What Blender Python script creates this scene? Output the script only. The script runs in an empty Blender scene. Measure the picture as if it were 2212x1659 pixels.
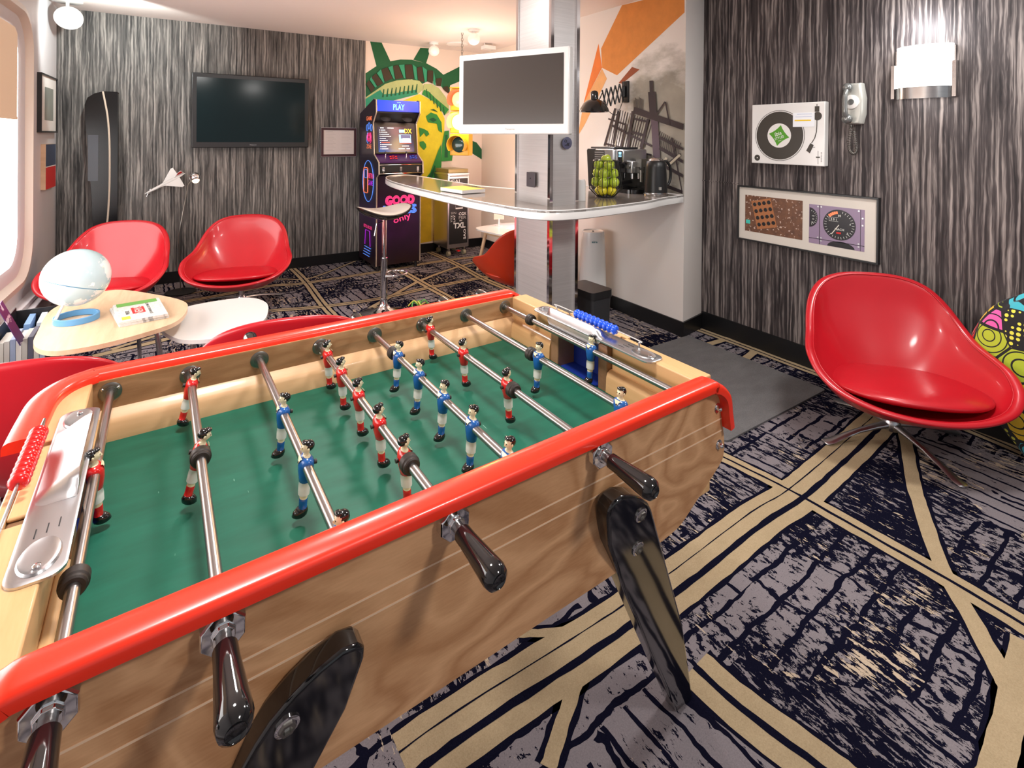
import bpy, bmesh, math, random
from mathutils import Matrix, Vector, Euler
PI=math.pi; R=math.radians
random.seed(7)
S=bpy.context.scene
COL=S.collection
# ---------------- camera, world, view ----------------
CH=1.4117
cd=bpy.data.cameras.new('camera'); cam=bpy.data.objects.new('camera',cd); COL.objects.link(cam); S.camera=cam
cd.sensor_width=36; cd.lens=1111.935/2212*36; cd.shift_x=0; cd.shift_y=-(829.5-300.42)/2212; cd.clip_start=.02
cam.matrix_world=Matrix.Translation((0,0,CH))@Matrix.Rotation(R(-32.2731),4,'Z')@Matrix.Rotation(R(90-.2073),4,'X')@Matrix.Rotation(R(.4829),4,'Z')
S.view_settings.view_transform='Standard'; S.view_settings.look='None'; S.view_settings.gamma=1; S.view_settings.exposure=0.0
S.view_settings.use_curve_mapping=False
w=bpy.data.worlds.new('world'); S.world=w; w.use_nodes=True
w.node_tree.nodes['Background'].inputs[0].default_value=(.93,.96,1,1); w.node_tree.nodes['Background'].inputs[1].default_value=.42
XL,XR,XM,XC,YB,CE=-.955,3.268,2.994,3.24,5.856,2.496
def lamp(kind,name,loc,e,color=(1,1,1),size=.1,rot=(0,0,0),spot=None,blend=.5,parent=None):
    l=bpy.data.lights.new(name,kind); l.energy=e; l.color=color
    if kind=='AREA': l.shape='DISK'; l.size=size
    else: l.shadow_soft_size=size
    if kind=='SPOT': l.spot_size=R(spot); l.spot_blend=blend
    o=bpy.data.objects.new(name,l); COL.objects.link(o); o.location=loc; o.rotation_euler=rot
    if parent: o.parent=parent
    return o
# ---------------- materials ----------------
MT={}
def mat(name,c,rough=.5,metal=0,emit=None,es=0,coat=0,alpha=1,trans=0,spec=.5,sheen=0):
    if name in MT: return MT[name]
    m=bpy.data.materials.new(name); m.use_nodes=True; b=m.node_tree.nodes['Principled BSDF']
    b.inputs['Base Color'].default_value=(*c,1); b.inputs['Roughness'].default_value=rough; b.inputs['Metallic'].default_value=metal
    b.inputs['Coat Weight'].default_value=coat; b.inputs['Coat Roughness'].default_value=.08; b.inputs['Transmission Weight'].default_value=trans
    b.inputs['Specular IOR Level'].default_value=spec; b.inputs['Sheen Weight'].default_value=sheen
    if emit: b.inputs['Emission Color'].default_value=(*emit,1); b.inputs['Emission Strength'].default_value=es
    MT[name]=m; return m
class NT:
    def __init__(s,m): s.m=m; s.t=m.node_tree; s.b=s.t.nodes['Principled BSDF']
    def n(s,k,**p):
        nd=s.t.nodes.new(k)
        for a,v in p.items(): setattr(nd,a,v)
        return nd
    def l(s,a,b): s.t.links.new(a,b)
    def coord(s): return s.n('ShaderNodeTexCoord').outputs['Object']
    def xyz(s,v):
        q=s.n('ShaderNodeSeparateXYZ'); s.l(v,q.inputs[0]); return q.outputs
    def comb(s,x,y,z=None):
        q=s.n('ShaderNodeCombineXYZ')
        for i,a in enumerate((x,y,z)):
            if a is None: continue
            if isinstance(a,(int,float)): q.inputs[i].default_value=a
            else: s.l(a,q.inputs[i])
        return q.outputs[0]
    def mth(s,op,a,b=None,c=None):
        q=s.n('ShaderNodeMath',operation=op)
        for i,v in enumerate((a,b,c)):
            if v is None: continue
            if isinstance(v,(int,float)): q.inputs[i].default_value=v
            else: s.l(v,q.inputs[i])
        return q.outputs[0]
    def map(s,v,sc=(1,1,1),rot=(0,0,0),loc=(0,0,0)):
        q=s.n('ShaderNodeMapping'); s.l(v,q.inputs[0]); q.inputs['Scale'].default_value=sc; q.inputs['Rotation'].default_value=rot; q.inputs['Location'].default_value=loc; return q.outputs[0]
    def noise(s,v,sc=5,det=2,rough=.5,dist=0):
        q=s.n('ShaderNodeTexNoise'); s.l(v,q.inputs['Vector']); q.inputs['Scale'].default_value=sc; q.inputs['Detail'].default_value=det; q.inputs['Roughness'].default_value=rough; q.inputs['Distortion'].default_value=dist; return q.outputs['Fac']
    def ramp(s,f,st,interp='LINEAR'):
        q=s.n('ShaderNodeValToRGB'); s.l(f,q.inputs[0]); e=q.color_ramp.elements; q.color_ramp.interpolation=interp
        while len(e)<len(st): e.new(.5)
        for a,(p,c) in zip(e,st): a.position=p; a.color=(*c,1) if len(c)==3 else c
        return q.outputs[0]
    def mix(s,f,a,b):
        q=s.n('ShaderNodeMix',data_type='RGBA')
        if isinstance(f,(int,float)): q.inputs[0].default_value=f
        else: s.l(f,q.inputs[0])
        for i,v in ((6,a),(7,b)):
            if isinstance(v,tuple): q.inputs[i].default_value=(*v,1)
            else: s.l(v,q.inputs[i])
        return q.outputs[2]
    def col(s,c): s.l(c,s.b.inputs['Base Color'])
    def bump(s,h,st=.3,d=.002):
        q=s.n('ShaderNodeBump'); s.l(h,q.inputs['Height']); q.inputs['Strength'].default_value=st; q.inputs['Distance'].default_value=d; s.l(q.outputs[0],s.b.inputs['Normal'])
def leather(name,c,c2,rough=.32,coat=.25):
    m=mat(name,c,rough,coat=coat,spec=.5); t=NT(m); v=t.coord()
    t.col(t.mix(t.noise(v,6,3),c,c2)); t.bump(t.noise(v,260,2),.12,.0006); return m
leather('red_leather',(.54,.008,.018),(.44,.005,.012))
leather('orange_leather',(.62,.045,.01),(.5,.03,.008),.4,.1)
def wood(name,ca,cb,sc=(3,3,9),freq=14,rough=.4,bump=0,coat=.15,amp=.28):
    m=mat(name,ca,rough,coat=coat); t=NT(m); v=t.coord()
    n=t.noise(t.map(v,sc),1.0,3,.55,.4)
    s=t.mth('SINE',t.mth('MULTIPLY',n,freq*3)); s=t.mth('MULTIPLY',s,t.mth('ABSOLUTE',s))
    f=t.noise(t.map(v,(sc[0]*8,sc[1]*8,sc[2]*30)),3,2)
    k=t.mth('MULTIPLY_ADD',s,amp,.5); k=t.mth('MULTIPLY_ADD',f,.5,t.mth('SUBTRACT',k,.25))
    t.col(t.mix(k,ca,cb)); return m
wood('beech_panel',(.47,.225,.095),(.74,.42,.215),(2.0,2.0,4.2),22,amp=.40)
wood('beech',(.62,.36,.17),(.74,.47,.25),(1.2,12,12),5)
wood('beech_end',(.60,.33,.14),(.74,.46,.22),(12,1.2,14),5)
wood('walnut_block',(.22,.11,.055),(.40,.22,.12),(4,4,2),9)
wood('oak_top',(.60,.41,.25),(.76,.56,.37),(14,1.6,10),6,.45)
wood('pale_wood',(.72,.48,.28),(.8,.58,.36),(9,9,2),5,.5)
# carpet
def carpet():
    m=mat('carpet',(.1,.1,.1),1,spec=.0); t=NT(m); v=t.coord()
    vr=t.map(v,rot=(0,0,R(-3)))
    wob=t.noise(v,7,3,.6)
    vo=t.n('ShaderNodeTexVoronoi',feature='F1',distance='CHEBYCHEV'); t.l(vr,vo.inputs['Vector']); vo.inputs['Scale'].default_value=1.9; vo.inputs['Randomness'].default_value=.75
    cell=t.xyz(vo.outputs['Color'])
    X,Y,_=t.xyz(vr)
    def stripes(c,f,th):
        a=t.mth('FRACT',t.mth('MULTIPLY_ADD',c,f,t.mth('MULTIPLY',wob,.55))); return t.mth('GREATER_THAN',a,th)
    s1=stripes(X,13,.84); s2=stripes(Y,12,.82)
    sel=t.mth('GREATER_THAN',cell[0],.5)
    st=t.mth('ADD',t.mth('MULTIPLY',s1,sel),t.mth('MULTIPLY',s2,t.mth('SUBTRACT',1,sel)))
    s3=t.mth('MULTIPLY',stripes(X,4.2,.93),stripes(Y,3.1,.3))
    n1=t.noise(t.map(vr,(62,20,1)),1,5,.75,.3); n2=t.noise(t.map(vr,(44,26,1)),1,5,.75,.3)
    nn=t.mth('ADD',t.mth('MULTIPLY',n1,sel),t.mth('MULTIPLY',n2,t.mth('SUBTRACT',1,sel)))
    big=t.noise(v,2.6,3,.6)
    th=t.mth('MULTIPLY_ADD',cell[1],-.15,t.mth('MULTIPLY_ADD',big,-.55,.865))
    dk=t.mth('GREATER_THAN',nn,th)
    dark=t.mth('MAXIMUM',t.mth('MAXIMUM',st,s3),dk)
    fl=t.mth('GREATER_THAN',t.noise(t.map(vr,(58,13,1),loc=(3,5,0)),1,4,.7),t.mth('MULTIPLY_ADD',cell[2],.10,.545))
    pile=t.noise(v,260,3,.8)
    lil=t.mix(pile,(.12,.106,.118),(.30,.265,.28))
    base=t.mix(dark,lil,t.mix(pile,(.002,.002,.006),(.010,.010,.024)))
    flm=t.mth('MULTIPLY',fl,t.mth('GREATER_THAN',big,.5))
    t.col(t.mix(flm,base,t.mix(pile,(.34,.27,.20),(.60,.48,.36))))
    t.bump(pile,.6,.003)
    m=mat('carpet_tan',(.5,.36,.2),1,spec=.0); t=NT(m); v=t.coord(); p=t.noise(v,260,3,.8); q=t.noise(v,9,5,.75)
    t.col(t.mix(p,t.mix(q,(.20,.145,.08),(.31,.23,.135)),t.mix(q,(.40,.31,.19),(.62,.49,.32)))); t.bump(p,.6,.003)
    m=mat('carpet_navy',(.012,.012,.03),1,spec=.0); t=NT(m); v=t.coord(); p=t.noise(v,420,2); t.col(t.mix(p,(.002,.002,.006),(.010,.010,.024))); t.bump(p,.6,.003)
carpet()
def doormat():
    m=mat('doormat_pile',(.1,.1,.1),.95,spec=.15); t=NT(m); v=t.coord()
    a=t.noise(t.map(v,(5,12,1)),1,4,.6); p=t.noise(v,330,2)
    t.col(t.mix(p,t.mix(a,(.05,.048,.05),(.10,.098,.10)),t.mix(a,(.14,.135,.135),(.26,.25,.255)))); t.bump(p,.7,.004)
doormat()
def wallpaper(name,c0,c1,c2):
    m=mat(name,c1,.6,spec=.3); t=NT(m); X,Y,Z=t.xyz(t.coord())
    h=t.mth('ADD',X,Y)
    n1=t.noise(t.comb(t.mth('MULTIPLY',h,16),t.mth('MULTIPLY',Z,3.2)),1,3,.55)
    hd=t.mth('MULTIPLY_ADD',n1,.9,t.mth('MULTIPLY',h,27))
    a=t.noise(t.comb(t.mth('MULTIPLY',hd,1.35),t.mth('MULTIPLY',Z,1.5)),1,4,.7,.35)
    s=t.mth('SINE',t.mth('MULTIPLY',hd,9.5))
    f=t.noise(t.comb(t.mth('MULTIPLY',h,170),t.mth('MULTIPLY',Z,1.6)),1,2,.5)
    k=t.mth('ADD',t.mth('MULTIPLY_ADD',s,.045,a),t.mth('MULTIPLY_ADD',f,.34,-.17))
    t.col(t.ramp(k,[(.34,c0),(.50,c1),(.70,c2)]))
wallpaper('wallpaper_grey',(.030,.029,.029),(.115,.108,.103),(.36,.335,.31))
wallpaper('wallpaper_brown',(.014,.011,.012),(.062,.050,.050),(.33,.285,.265))
def brushed(name,c,rough,vert=True,metal=1):
    m=mat(name,c,rough,metal); t=NT(m); v=t.coord()
    n=t.noise(t.map(v,(3,3,260) if not vert else (260,260,3)),1,3)
    t.col(t.mix(n,tuple(x*.72 for x in c),c)); t.bump(n,.1,.0005); return m
brushed('column_steel',(.72,.69,.68),.45,False,.7)
mat('chrome',(.82,.82,.83),.06,1); brushed('steel',(.66,.65,.65),.22,False); mat('rod_steel',(.40,.385,.38),.28,1); mat('dark_steel',(.25,.24,.22),.35,1)
mat('aluminium',(.62,.63,.65),.30,1)
mat('black_gloss',(.008,.008,.009),.08,coat=.6); mat('black_satin',(.015,.015,.016),.35); mat('black_matte',(.02,.02,.022),.6)
mat('screen',(.012,.014,.016),.12); mat('screen_teal',(.004,.012,.014),.12,spec=.35); mat('screen_brown',(.055,.047,.043),.25)
mat('white_gloss',(.80,.79,.77),.2,coat=.2); mat('white_matte',(.80,.78,.75),.6); mat('ceiling_paint',(.80,.72,.68),.7)
def paint(name,a,b):
    m=mat(name,a,.7); t=NT(m); t.col(t.mix(t.noise(t.coord(),1.6,2),a,b)); return m
paint('wall_white',(.72,.67,.63),(.78,.73,.69)); paint('wall_cream',(.80,.68,.58),(.84,.74,.64))
mat('wall_panel',(.62,.60,.62),.45)
mat('red_rail',(.92,.035,.012),.28,coat=.3)
def field():
    m=mat('green_field',(.02,.2,.1),.5,spec=.3); t=NT(m); v=t.coord()
    a=t.noise(t.map(v,(7,30,1)),1,4,.6); b=t.noise(v,2.5,2)
    sc=t.mth('GREATER_THAN',t.noise(t.map(v,(160,18,1),rot=(0,0,.6)),1,2),.77)
    c=t.mix(a,t.mix(b,(.004,.055,.028),(.006,.085,.052)),t.mix(b,(.009,.115,.064),(.012,.175,.115)))
    t.col(t.mix(sc,c,(.14,.32,.24)))
field()
mat('goal_blue',(.01,.035,.30),.5); mat('shirt_red',(.62,.012,.012),.22,coat=.4); mat('shirt_blue',(.01,.10,.36),.22,coat=.4)
mat('skin_paint',(.78,.70,.46),.3,coat=.3); mat('shorts_white',(.78,.79,.74),.3,coat=.3); mat('hair_black',(.006,.006,.006),.12,coat=.5)
mat('bead_red',(.75,.012,.012),.18,coat=.4); mat('bead_blue',(.015,.10,.75),.18,coat=.4); mat('rubber',(.025,.018,.015),.5)
for n,c in dict(yellow=(.82,.72,.03),myellow=(.85,.55,.02),mtan=(.78,.52,.16),dgreen=(.006,.11,.035),mgreen=(.03,.28,.05),teal=(.03,.33,.17),cream=(.48,.56,.22),brown=(.045,.028,.01),khaki=(.30,.27,.22),orange=(.72,.26,.05),orange2=(.80,.20,.03),orange3=(.82,.42,.16),rust=(.30,.07,.02),mdark=(.035,.022,.025),mplum=(.10,.065,.085),mcream=(.55,.48,.36)).items():
    m=mat('paint_'+n,c,.7); t=NT(m); v=t.coord(); t.col(t.mix(t.noise(v,9,4,.65),tuple(x*.72 for x in c),tuple(min(1,x*1.12) for x in c)))
mat('window_glow',(1,1,1),.5,emit=(1,.98,.96),es=5.0)
# ---------------- mesh builder ----------------
class MB:
    def __init__(s,T=None): s.v=[];s.f=[];s.m=[];s.T=T or Matrix()
    def add(s,vs,fs,mi=0,T=None):
        T=s.T@T if T else s.T; o=len(s.v)
        s.v+= [tuple(T@Vector(p)) for p in vs]; s.f+=[tuple(i+o for i in f) for f in fs]; s.m+=[mi]*len(fs); return s
    def box(s,a,b,mi=0,T=None):
        (x0,y0,z0),(x1,y1,z1)=a,b
        x0,x1=min(x0,x1),max(x0,x1);y0,y1=min(y0,y1),max(y0,y1);z0,z1=min(z0,z1),max(z0,z1)
        return s.add([(x0,y0,z0),(x1,y0,z0),(x1,y1,z0),(x0,y1,z0),(x0,y0,z1),(x1,y0,z1),(x1,y1,z1),(x0,y1,z1)],[(0,3,2,1),(4,5,6,7),(0,1,5,4),(1,2,6,5),(2,3,7,6),(3,0,4,7)],mi,T)
    def rings(s,rs,mi=0,closed=True,cap=True,T=None,mis=None):
        n=len(rs[0]); vs=[p for r in rs for p in r]; fs=[];ms=[]
        for i in range(len(rs)-1):
            for j in range(n if closed else n-1):
                k=(j+1)%n; fs.append((i*n+j,i*n+k,(i+1)*n+k,(i+1)*n+j)); ms.append(mis[i] if mis else mi)
        if cap and closed: fs+= [tuple(range(n))[::-1],tuple((len(rs)-1)*n+j for j in range(n))]; ms+=[mis[0] if mis else mi, mis[-1] if mis else mi]
        s.add(vs,fs,mi,T); 
        if mis: s.m[-len(fs):]=ms
        return s
    def cyl(s,p,q,r,r2=None,n=16,mi=0,T=None):
        return s.tube([p,q],[r,r if r2 is None else r2],n,mi,T)
    def tube(s,pts,r,n=10,mi=0,T=None,closed=False,cap=True):
        P=[Vector(p) for p in pts]; rr=r if isinstance(r,(list,tuple)) else [r]*len(P)
        rs=[];up=None;N=len(P)
        for i,p in enumerate(P):
            if closed: d=(P[(i+1)%N]-P[i-1])
            else: d=(P[min(i+1,N-1)]-P[max(i-1,0)])
            d=d.normalized() if d.length>1e-9 else Vector((0,0,1))
            if up is None: up=Vector((0,0,1)) if abs(d.z)<.9 else Vector((1,0,0))
            a=d.cross(up)
            if a.length<1e-5: a=d.orthogonal()
            a.normalize(); b=a.cross(d).normalized(); up=b
            rs.append([tuple(p+(a*math.cos(t)+b*math.sin(t))*rr[i]) for t in [2*PI*k/n for k in range(n)]])
        if closed: rs.append(rs[0]); return s.rings(rs,mi,True,False,T)
        return s.rings(rs,mi,True,cap,T)
    def lathe(s,prof,n=24,mi=0,T=None,mis=None,cap=True):
        return s.rings([[(r*math.cos(2*PI*k/n),r*math.sin(2*PI*k/n),z) for k in range(n)] for r,z in prof],mi,True,cap,T,mis)
    def sph(s,c,r,n=16,m=10,mi=0,T=None):
        if not isinstance(r,(tuple,list)): r=(r,r,r)
        rs=[[(c[0]+r[0]*max(math.sin(PI*i/m),1e-3)*math.cos(2*PI*k/n),c[1]+r[1]*max(math.sin(PI*i/m),1e-3)*math.sin(2*PI*k/n),c[2]-r[2]*math.cos(PI*i/m)) for k in range(n)] for i in range(m+1)]
        return s.rings(rs,mi,True,True,T)
    def prism(s,poly,h0,h1,ax='z',mi=0,T=None,mcap=None):
        f={'z':lambda x,y,h:(x,y,h),'y':lambda x,y,h:(x,h,y),'x':lambda x,y,h:(h,x,y)}[ax]
        n=len(poly); vs=[f(x,y,h0) for x,y in poly]+[f(x,y,h1) for x,y in poly]
        s.add(vs,[(i,(i+1)%n,n+(i+1)%n,n+i) for i in range(n)],mi,T)
        return s.add(vs,[tuple(range(n))[::-1],tuple(range(n,2*n))],mi if mcap is None else mcap,T)
    def flat(s,pts,mi=0,T=None): return s.add(pts,[tuple(range(len(pts)))],mi,T)
    def text(s,key,loc,h,mi=0,rot=(0,0,0),width=None,T=None,lift=0):
        vs,fs,W,H=TX[key]; k=h/H; kx=(width/W) if width else k
        M=Matrix.Translation(loc)@Euler(rot).to_matrix().to_4x4()
        return s.add([((x-W/2)*kx,(y-H/2)*k,z*k+lift) for x,y,z in vs],fs,mi,(T@M) if T else M)
    def build(s,name,mats,parent=None,bevel=0,seg=2,sub=0,smooth=38,fix=True):
        me=bpy.data.meshes.new(name); me.from_pydata(s.v,[],s.f)
        for q in (mats if isinstance(mats,(list,tuple)) else [mats]): me.materials.append(MT[q])
        me.polygons.foreach_set('material_index',s.m); me.update()
        if fix:
            b=bmesh.new(); b.from_mesh(me); bmesh.ops.recalc_face_normals(b,faces=b.faces); b.to_mesh(me); b.free()
        me.polygons.foreach_set('use_smooth',[True]*len(me.polygons)); me.set_sharp_from_angle(angle=R(smooth))
        o=bpy.data.objects.new(name,me); COL.objects.link(o)
        if parent: o.parent=parent
        if bevel:
            q=o.modifiers.new('bevel','BEVEL'); q.width=bevel; q.segments=seg; q.limit_method='ANGLE'; q.angle_limit=R(40)
        if sub:
            q=o.modifiers.new('sub','SUBSURF'); q.levels=sub; q.render_levels=sub
        return o
def tag(o,label=None,cat=None,group=None,kind=None):
    if label: o['label']=label
    if cat: o['category']=cat
    if group: o['group']=group
    if kind: o['kind']=kind
    return o
def empty(name,loc,rz=0,label=None,cat=None,group=None):
    o=bpy.data.objects.new(name,None); COL.objects.link(o); o.location=loc; o.rotation_euler=(0,0,rz); o.empty_display_size=.05
    return tag(o,label,cat,group)
def copy_tree(o,parent=None):
    c=o.copy(); COL.objects.link(c)
    if parent: c.parent=parent
    for ch in list(o.children): copy_tree(ch,c)
    return c
def rrect(x0,y0,x1,y1,r,n=6):
    out=[]
    for cx,cy,a in ((x1-r,y0+r,-90),(x1-r,y1-r,0),(x0+r,y1-r,90),(x0+r,y0+r,180)):
        for k in range(n+1):
            t=R(a+90*k/n); out.append((cx+r*math.cos(t),cy+r*math.sin(t)))
    return out
def circ(cx,cy,r,n=32,ry=None): return [(cx+r*math.cos(2*PI*k/n),cy+(ry or r)*math.sin(2*PI*k/n)) for k in range(n)]
def spline(P,n=6,closed=False):
    P=[Vector(p) for p in P]; out=[];N=len(P)
    for i in range(N if closed else N-1):
        g=lambda k:P[k%N] if closed else P[min(max(k,0),N-1)]
        a,b,c,d=g(i-1),g(i),g(i+1),g(i+2)
        for k in range(n):
            t=k/n; out.append(.5*((2*b)+(-a+c)*t+(2*a-5*b+4*c-d)*t*t+(-a+3*b-3*c+d)*t**3))
    if not closed: out.append(P[-1])
    return [tuple(p) for p in out]
# text glyph meshes, made once while the scene is still empty
TX={}
def mktext(strings):
    obs=[]
    for s in strings:
        out=s.startswith('~'); st=s.lstrip('~')
        c=bpy.data.curves.new('t','FONT'); c.body=st; c.size=1; c.resolution_u=2 if not out else 3; c.space_line=.9
        if out: c.fill_mode='NONE'; c.bevel_depth=.035; c.bevel_resolution=0
        else: c.offset=.012
        o=bpy.data.objects.new('t',c); COL.objects.link(o); obs.append((s,o,c))
    dg=bpy.context.evaluated_depsgraph_get()
    for s,o,c in obs:
        me=bpy.data.meshes.new_from_object(o.evaluated_get(dg)); vs=[tuple(v.co) for v in me.vertices]; fs=[tuple(p.vertices) for p in me.polygons]
        x0=min(v[0] for v in vs);x1=max(v[0] for v in vs);y0=min(v[1] for v in vs);y1=max(v[1] for v in vs)
        TX[s]=([(v[0]-x0,v[1]-y0,v[2]) for v in vs],fs,x1-x0,y1-y0); bpy.data.meshes.remove(me)
        bpy.data.objects.remove(o); bpy.data.curves.remove(c)
mktext(['Panasonic',"LET'S",'~PLAY','GAME','ZONE','RETRO','GAMES','~GOOD','~VIBES','only','CAI','PHI','CGX','PER','YTZ','LAY','SIN','~TXL','SAO','ZRH','CAIRO','FRA','CDG','MIA','LHR','JFK','DX','RETRO ARCADE','ibis','STYLES','2 0 1','05','.5','.6','MACH','NEWS','PRESSE','JOURNAL DU MATIN','aire','hotel','100','90','80','PARIS'])
MURAL_BACK=[('yellow', [(2.128, 1.819), (2.373, 1.925), (2.551, 1.847), (2.652, 1.758), (2.709, 1.638), (2.706, 1.432), (2.676, 1.32), (2.669, 0.984), (2.541, 0.692), (2.366, 0.519), (2.279, 1.699)]), ('myellow', [(2.287, 0.741), (2.54, 0.729), (2.545, 0.127), (2.292, 0.108)]), ('mtan', [(2.54, 0.729), (2.671, 0.722), (2.676, 0.142), (2.545, 0.127)]), ('dgreen', [(1.72, 2.127), (1.845, 2.219), (2.005, 2.289), (2.134, 2.321), (2.274, 2.33), (2.468, 2.301), (2.597, 2.247), (2.689, 2.18), (2.783, 2.073), (2.773, 1.941), (2.711, 1.994), (2.619, 2.063), (2.519, 2.103), (2.411, 2.05), (2.276, 2.096), (2.136, 2.069), (1.953, 2.022), (1.847, 1.928), (1.722, 1.81)]), ('dgreen', [(1.769, 2.501), (1.905, 2.503), (2.01, 2.289), (1.845, 2.219)]), ('dgreen', [(2.383, 2.485), (2.516, 2.489), (2.458, 2.301), (2.293, 2.332)]), ('dgreen', [(2.689, 2.18), (2.948, 2.318), (2.981, 2.22), (2.908, 2.11), (2.783, 2.055)]), ('dgreen', [(3.054, 1.378), (3.163, 1.339), (3.298, 1.251), (3.435, 1.161), (3.617, 1.026), (3.378, 1.122), (3.055, 1.224)]), ('dgreen', [(3.054, 1.378), (2.989, 1.397), (2.969, 1.243), (3.055, 1.224)]), ('cream', [(1.722, 1.853), (1.847, 1.945), (1.953, 2.022), (2.089, 2.07), (2.238, 2.093), (2.372, 2.084), (2.426, 2.033), (2.412, 1.977), (2.354, 1.92), (2.184, 1.875), (2.055, 1.833), (1.861, 1.825), (1.722, 1.732)]), ('teal', [(1.722, 1.835), (1.861, 1.929), (1.891, 1.948), (1.927, 1.898), (2.054, 1.913), (2.183, 1.947), (2.335, 1.973), (2.354, 1.92), (2.055, 1.833), (1.862, 1.772), (1.723, 1.681)]), ('dgreen', [(1.91, 1.862), (1.929, 1.959), (1.94, 1.959), (1.933, 1.863)]), ('dgreen', [(1.959, 1.871), (1.978, 1.969), (1.989, 1.969), (1.982, 1.872)]), ('dgreen', [(2.009, 1.881), (2.028, 1.979), (2.039, 1.979), (2.032, 1.882)]), ('dgreen', [(2.059, 1.89), (2.078, 1.989), (2.089, 1.989), (2.083, 1.891)]), ('dgreen', [(2.109, 1.9), (2.129, 1.999), (2.14, 1.999), (2.133, 1.901)]), ('dgreen', [(2.16, 1.91), (2.18, 2.009), (2.191, 2.01), (2.184, 1.911)]), ('dgreen', [(2.211, 1.919), (2.231, 2.019), (2.243, 2.02), (2.236, 1.921)]), ('dgreen', [(2.263, 1.929), (2.283, 2.03), (2.295, 2.03), (2.288, 1.931)]), ('dgreen', [(2.316, 1.939), (2.336, 2.04), (2.347, 2.041), (2.341, 1.941)]), ('cream', [(2.431, 2.051), (2.529, 2.053), (2.63, 2.008), (2.722, 1.901), (2.764, 1.809), (2.765, 1.715), (2.704, 1.676), (2.652, 1.758), (2.551, 1.847), (2.403, 1.922)]), ('mgreen', [(2.431, 1.978), (2.49, 1.963), (2.57, 1.894), (2.692, 1.806), (2.765, 1.753), (2.704, 1.676), (2.652, 1.758), (2.551, 1.847), (2.403, 1.922)]), ('dgreen', [(2.456, 1.989), (2.467, 1.995), (2.482, 1.889), (2.466, 1.898)]), ('dgreen', [(2.5, 1.947), (2.512, 1.953), (2.527, 1.847), (2.511, 1.856)]), ('dgreen', [(2.545, 1.905), (2.557, 1.912), (2.572, 1.805), (2.556, 1.814)]), ('dgreen', [(2.591, 1.863), (2.603, 1.869), (2.618, 1.762), (2.601, 1.771)]), ('dgreen', [(2.636, 1.821), (2.648, 1.827), (2.664, 1.719), (2.647, 1.728)]), ('dgreen', [(2.682, 1.778), (2.695, 1.784), (2.71, 1.676), (2.693, 1.685)]), ('mgreen', [(2.458, 1.659), (2.522, 1.707), (2.602, 1.682), (2.664, 1.59), (2.675, 1.46), (2.624, 1.487), (2.603, 1.571), (2.484, 1.586)]), ('mgreen', [(2.372, 1.52), (2.435, 1.503), (2.485, 1.476), (2.505, 1.44), (2.465, 1.412), (2.436, 1.457), (2.383, 1.402)]), ('mgreen', [(2.378, 1.347), (2.427, 1.356), (2.461, 1.32), (2.467, 1.283), (2.437, 1.247), (2.383, 1.302)]), ('mgreen', [(2.518, 0.97), (2.626, 1.246), (2.666, 1.32), (2.668, 1.059), (2.65, 0.872), (2.58, 0.745), (2.461, 0.733), (2.44, 0.88)]), ('mgreen', [(2.705, 1.479), (2.767, 1.489), (2.769, 1.292), (2.821, 1.188), (2.812, 1.112), (2.668, 1.105), (2.676, 1.32)]), ('dgreen', [(2.493, 1.623), (2.553, 1.643), (2.603, 1.617), (2.553, 1.588)]), ('dgreen', [(2.716, 1.432), (2.747, 1.433), (2.754, 1.151), (2.708, 1.151)]), ('dgreen', [(2.48, 0.879), (2.577, 1.061), (2.588, 1.042), (2.52, 0.822)]), ('dgreen', [(2.512, 1.739), (2.562, 1.75), (2.622, 1.71), (2.562, 1.727)]), ('teal', [(1.767, 2.053), (1.781, 2.097), (1.849, 1.985), (1.828, 1.97)]), ('teal', [(1.849, 2.137), (1.895, 2.188), (1.937, 2.042), (1.925, 2.029)]), ('teal', [(1.982, 2.217), (2.034, 2.239), (2.064, 2.077), (2.042, 2.089)]), ('teal', [(2.11, 2.254), (2.177, 2.264), (2.193, 2.095), (2.171, 2.107)]), ('teal', [(2.279, 2.275), (2.328, 2.244), (2.345, 2.087), (2.308, 2.103)]), ('teal', [(2.404, 2.26), (2.465, 2.219), (2.462, 2.081), (2.438, 2.07)]), ('teal', [(2.552, 2.225), (2.574, 2.125), (2.581, 2.033), (2.547, 2.059)]), ('teal', [(2.668, 2.141), (2.666, 2.029), (2.693, 1.979), (2.658, 2.033)]), ('brown', [(1.725, 2.009), (1.737, 2.023), (1.751, 2.049), (1.763, 2.037), (1.821, 1.97), (1.786, 1.908)]), ('brown', [(1.785, 2.082), (1.797, 2.096), (1.833, 2.133), (1.846, 2.121), (1.918, 2.028), (1.856, 1.985)]), ('brown', [(1.899, 2.173), (1.911, 2.187), (1.966, 2.213), (1.979, 2.201), (2.034, 2.089), (1.944, 2.043)]), ('brown', [(2.038, 2.223), (2.05, 2.237), (2.093, 2.25), (2.106, 2.237), (2.163, 2.106), (2.071, 2.078)]), ('brown', [(2.181, 2.248), (2.194, 2.262), (2.262, 2.271), (2.275, 2.258), (2.3, 2.102), (2.201, 2.095)]), ('brown', [(2.332, 2.228), (2.346, 2.243), (2.386, 2.255), (2.4, 2.243), (2.431, 2.07), (2.353, 2.087)]), ('brown', [(2.469, 2.202), (2.482, 2.217), (2.534, 2.221), (2.548, 2.208), (2.539, 2.058), (2.47, 2.081)]), ('brown', [(2.579, 2.109), (2.592, 2.124), (2.65, 2.137), (2.664, 2.124), (2.65, 2.033), (2.589, 2.034)]), ('brown', [(2.67, 2.012), (2.684, 2.027), (2.737, 2.04), (2.752, 2.026), (2.758, 1.945), (2.701, 1.98)])]
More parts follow.
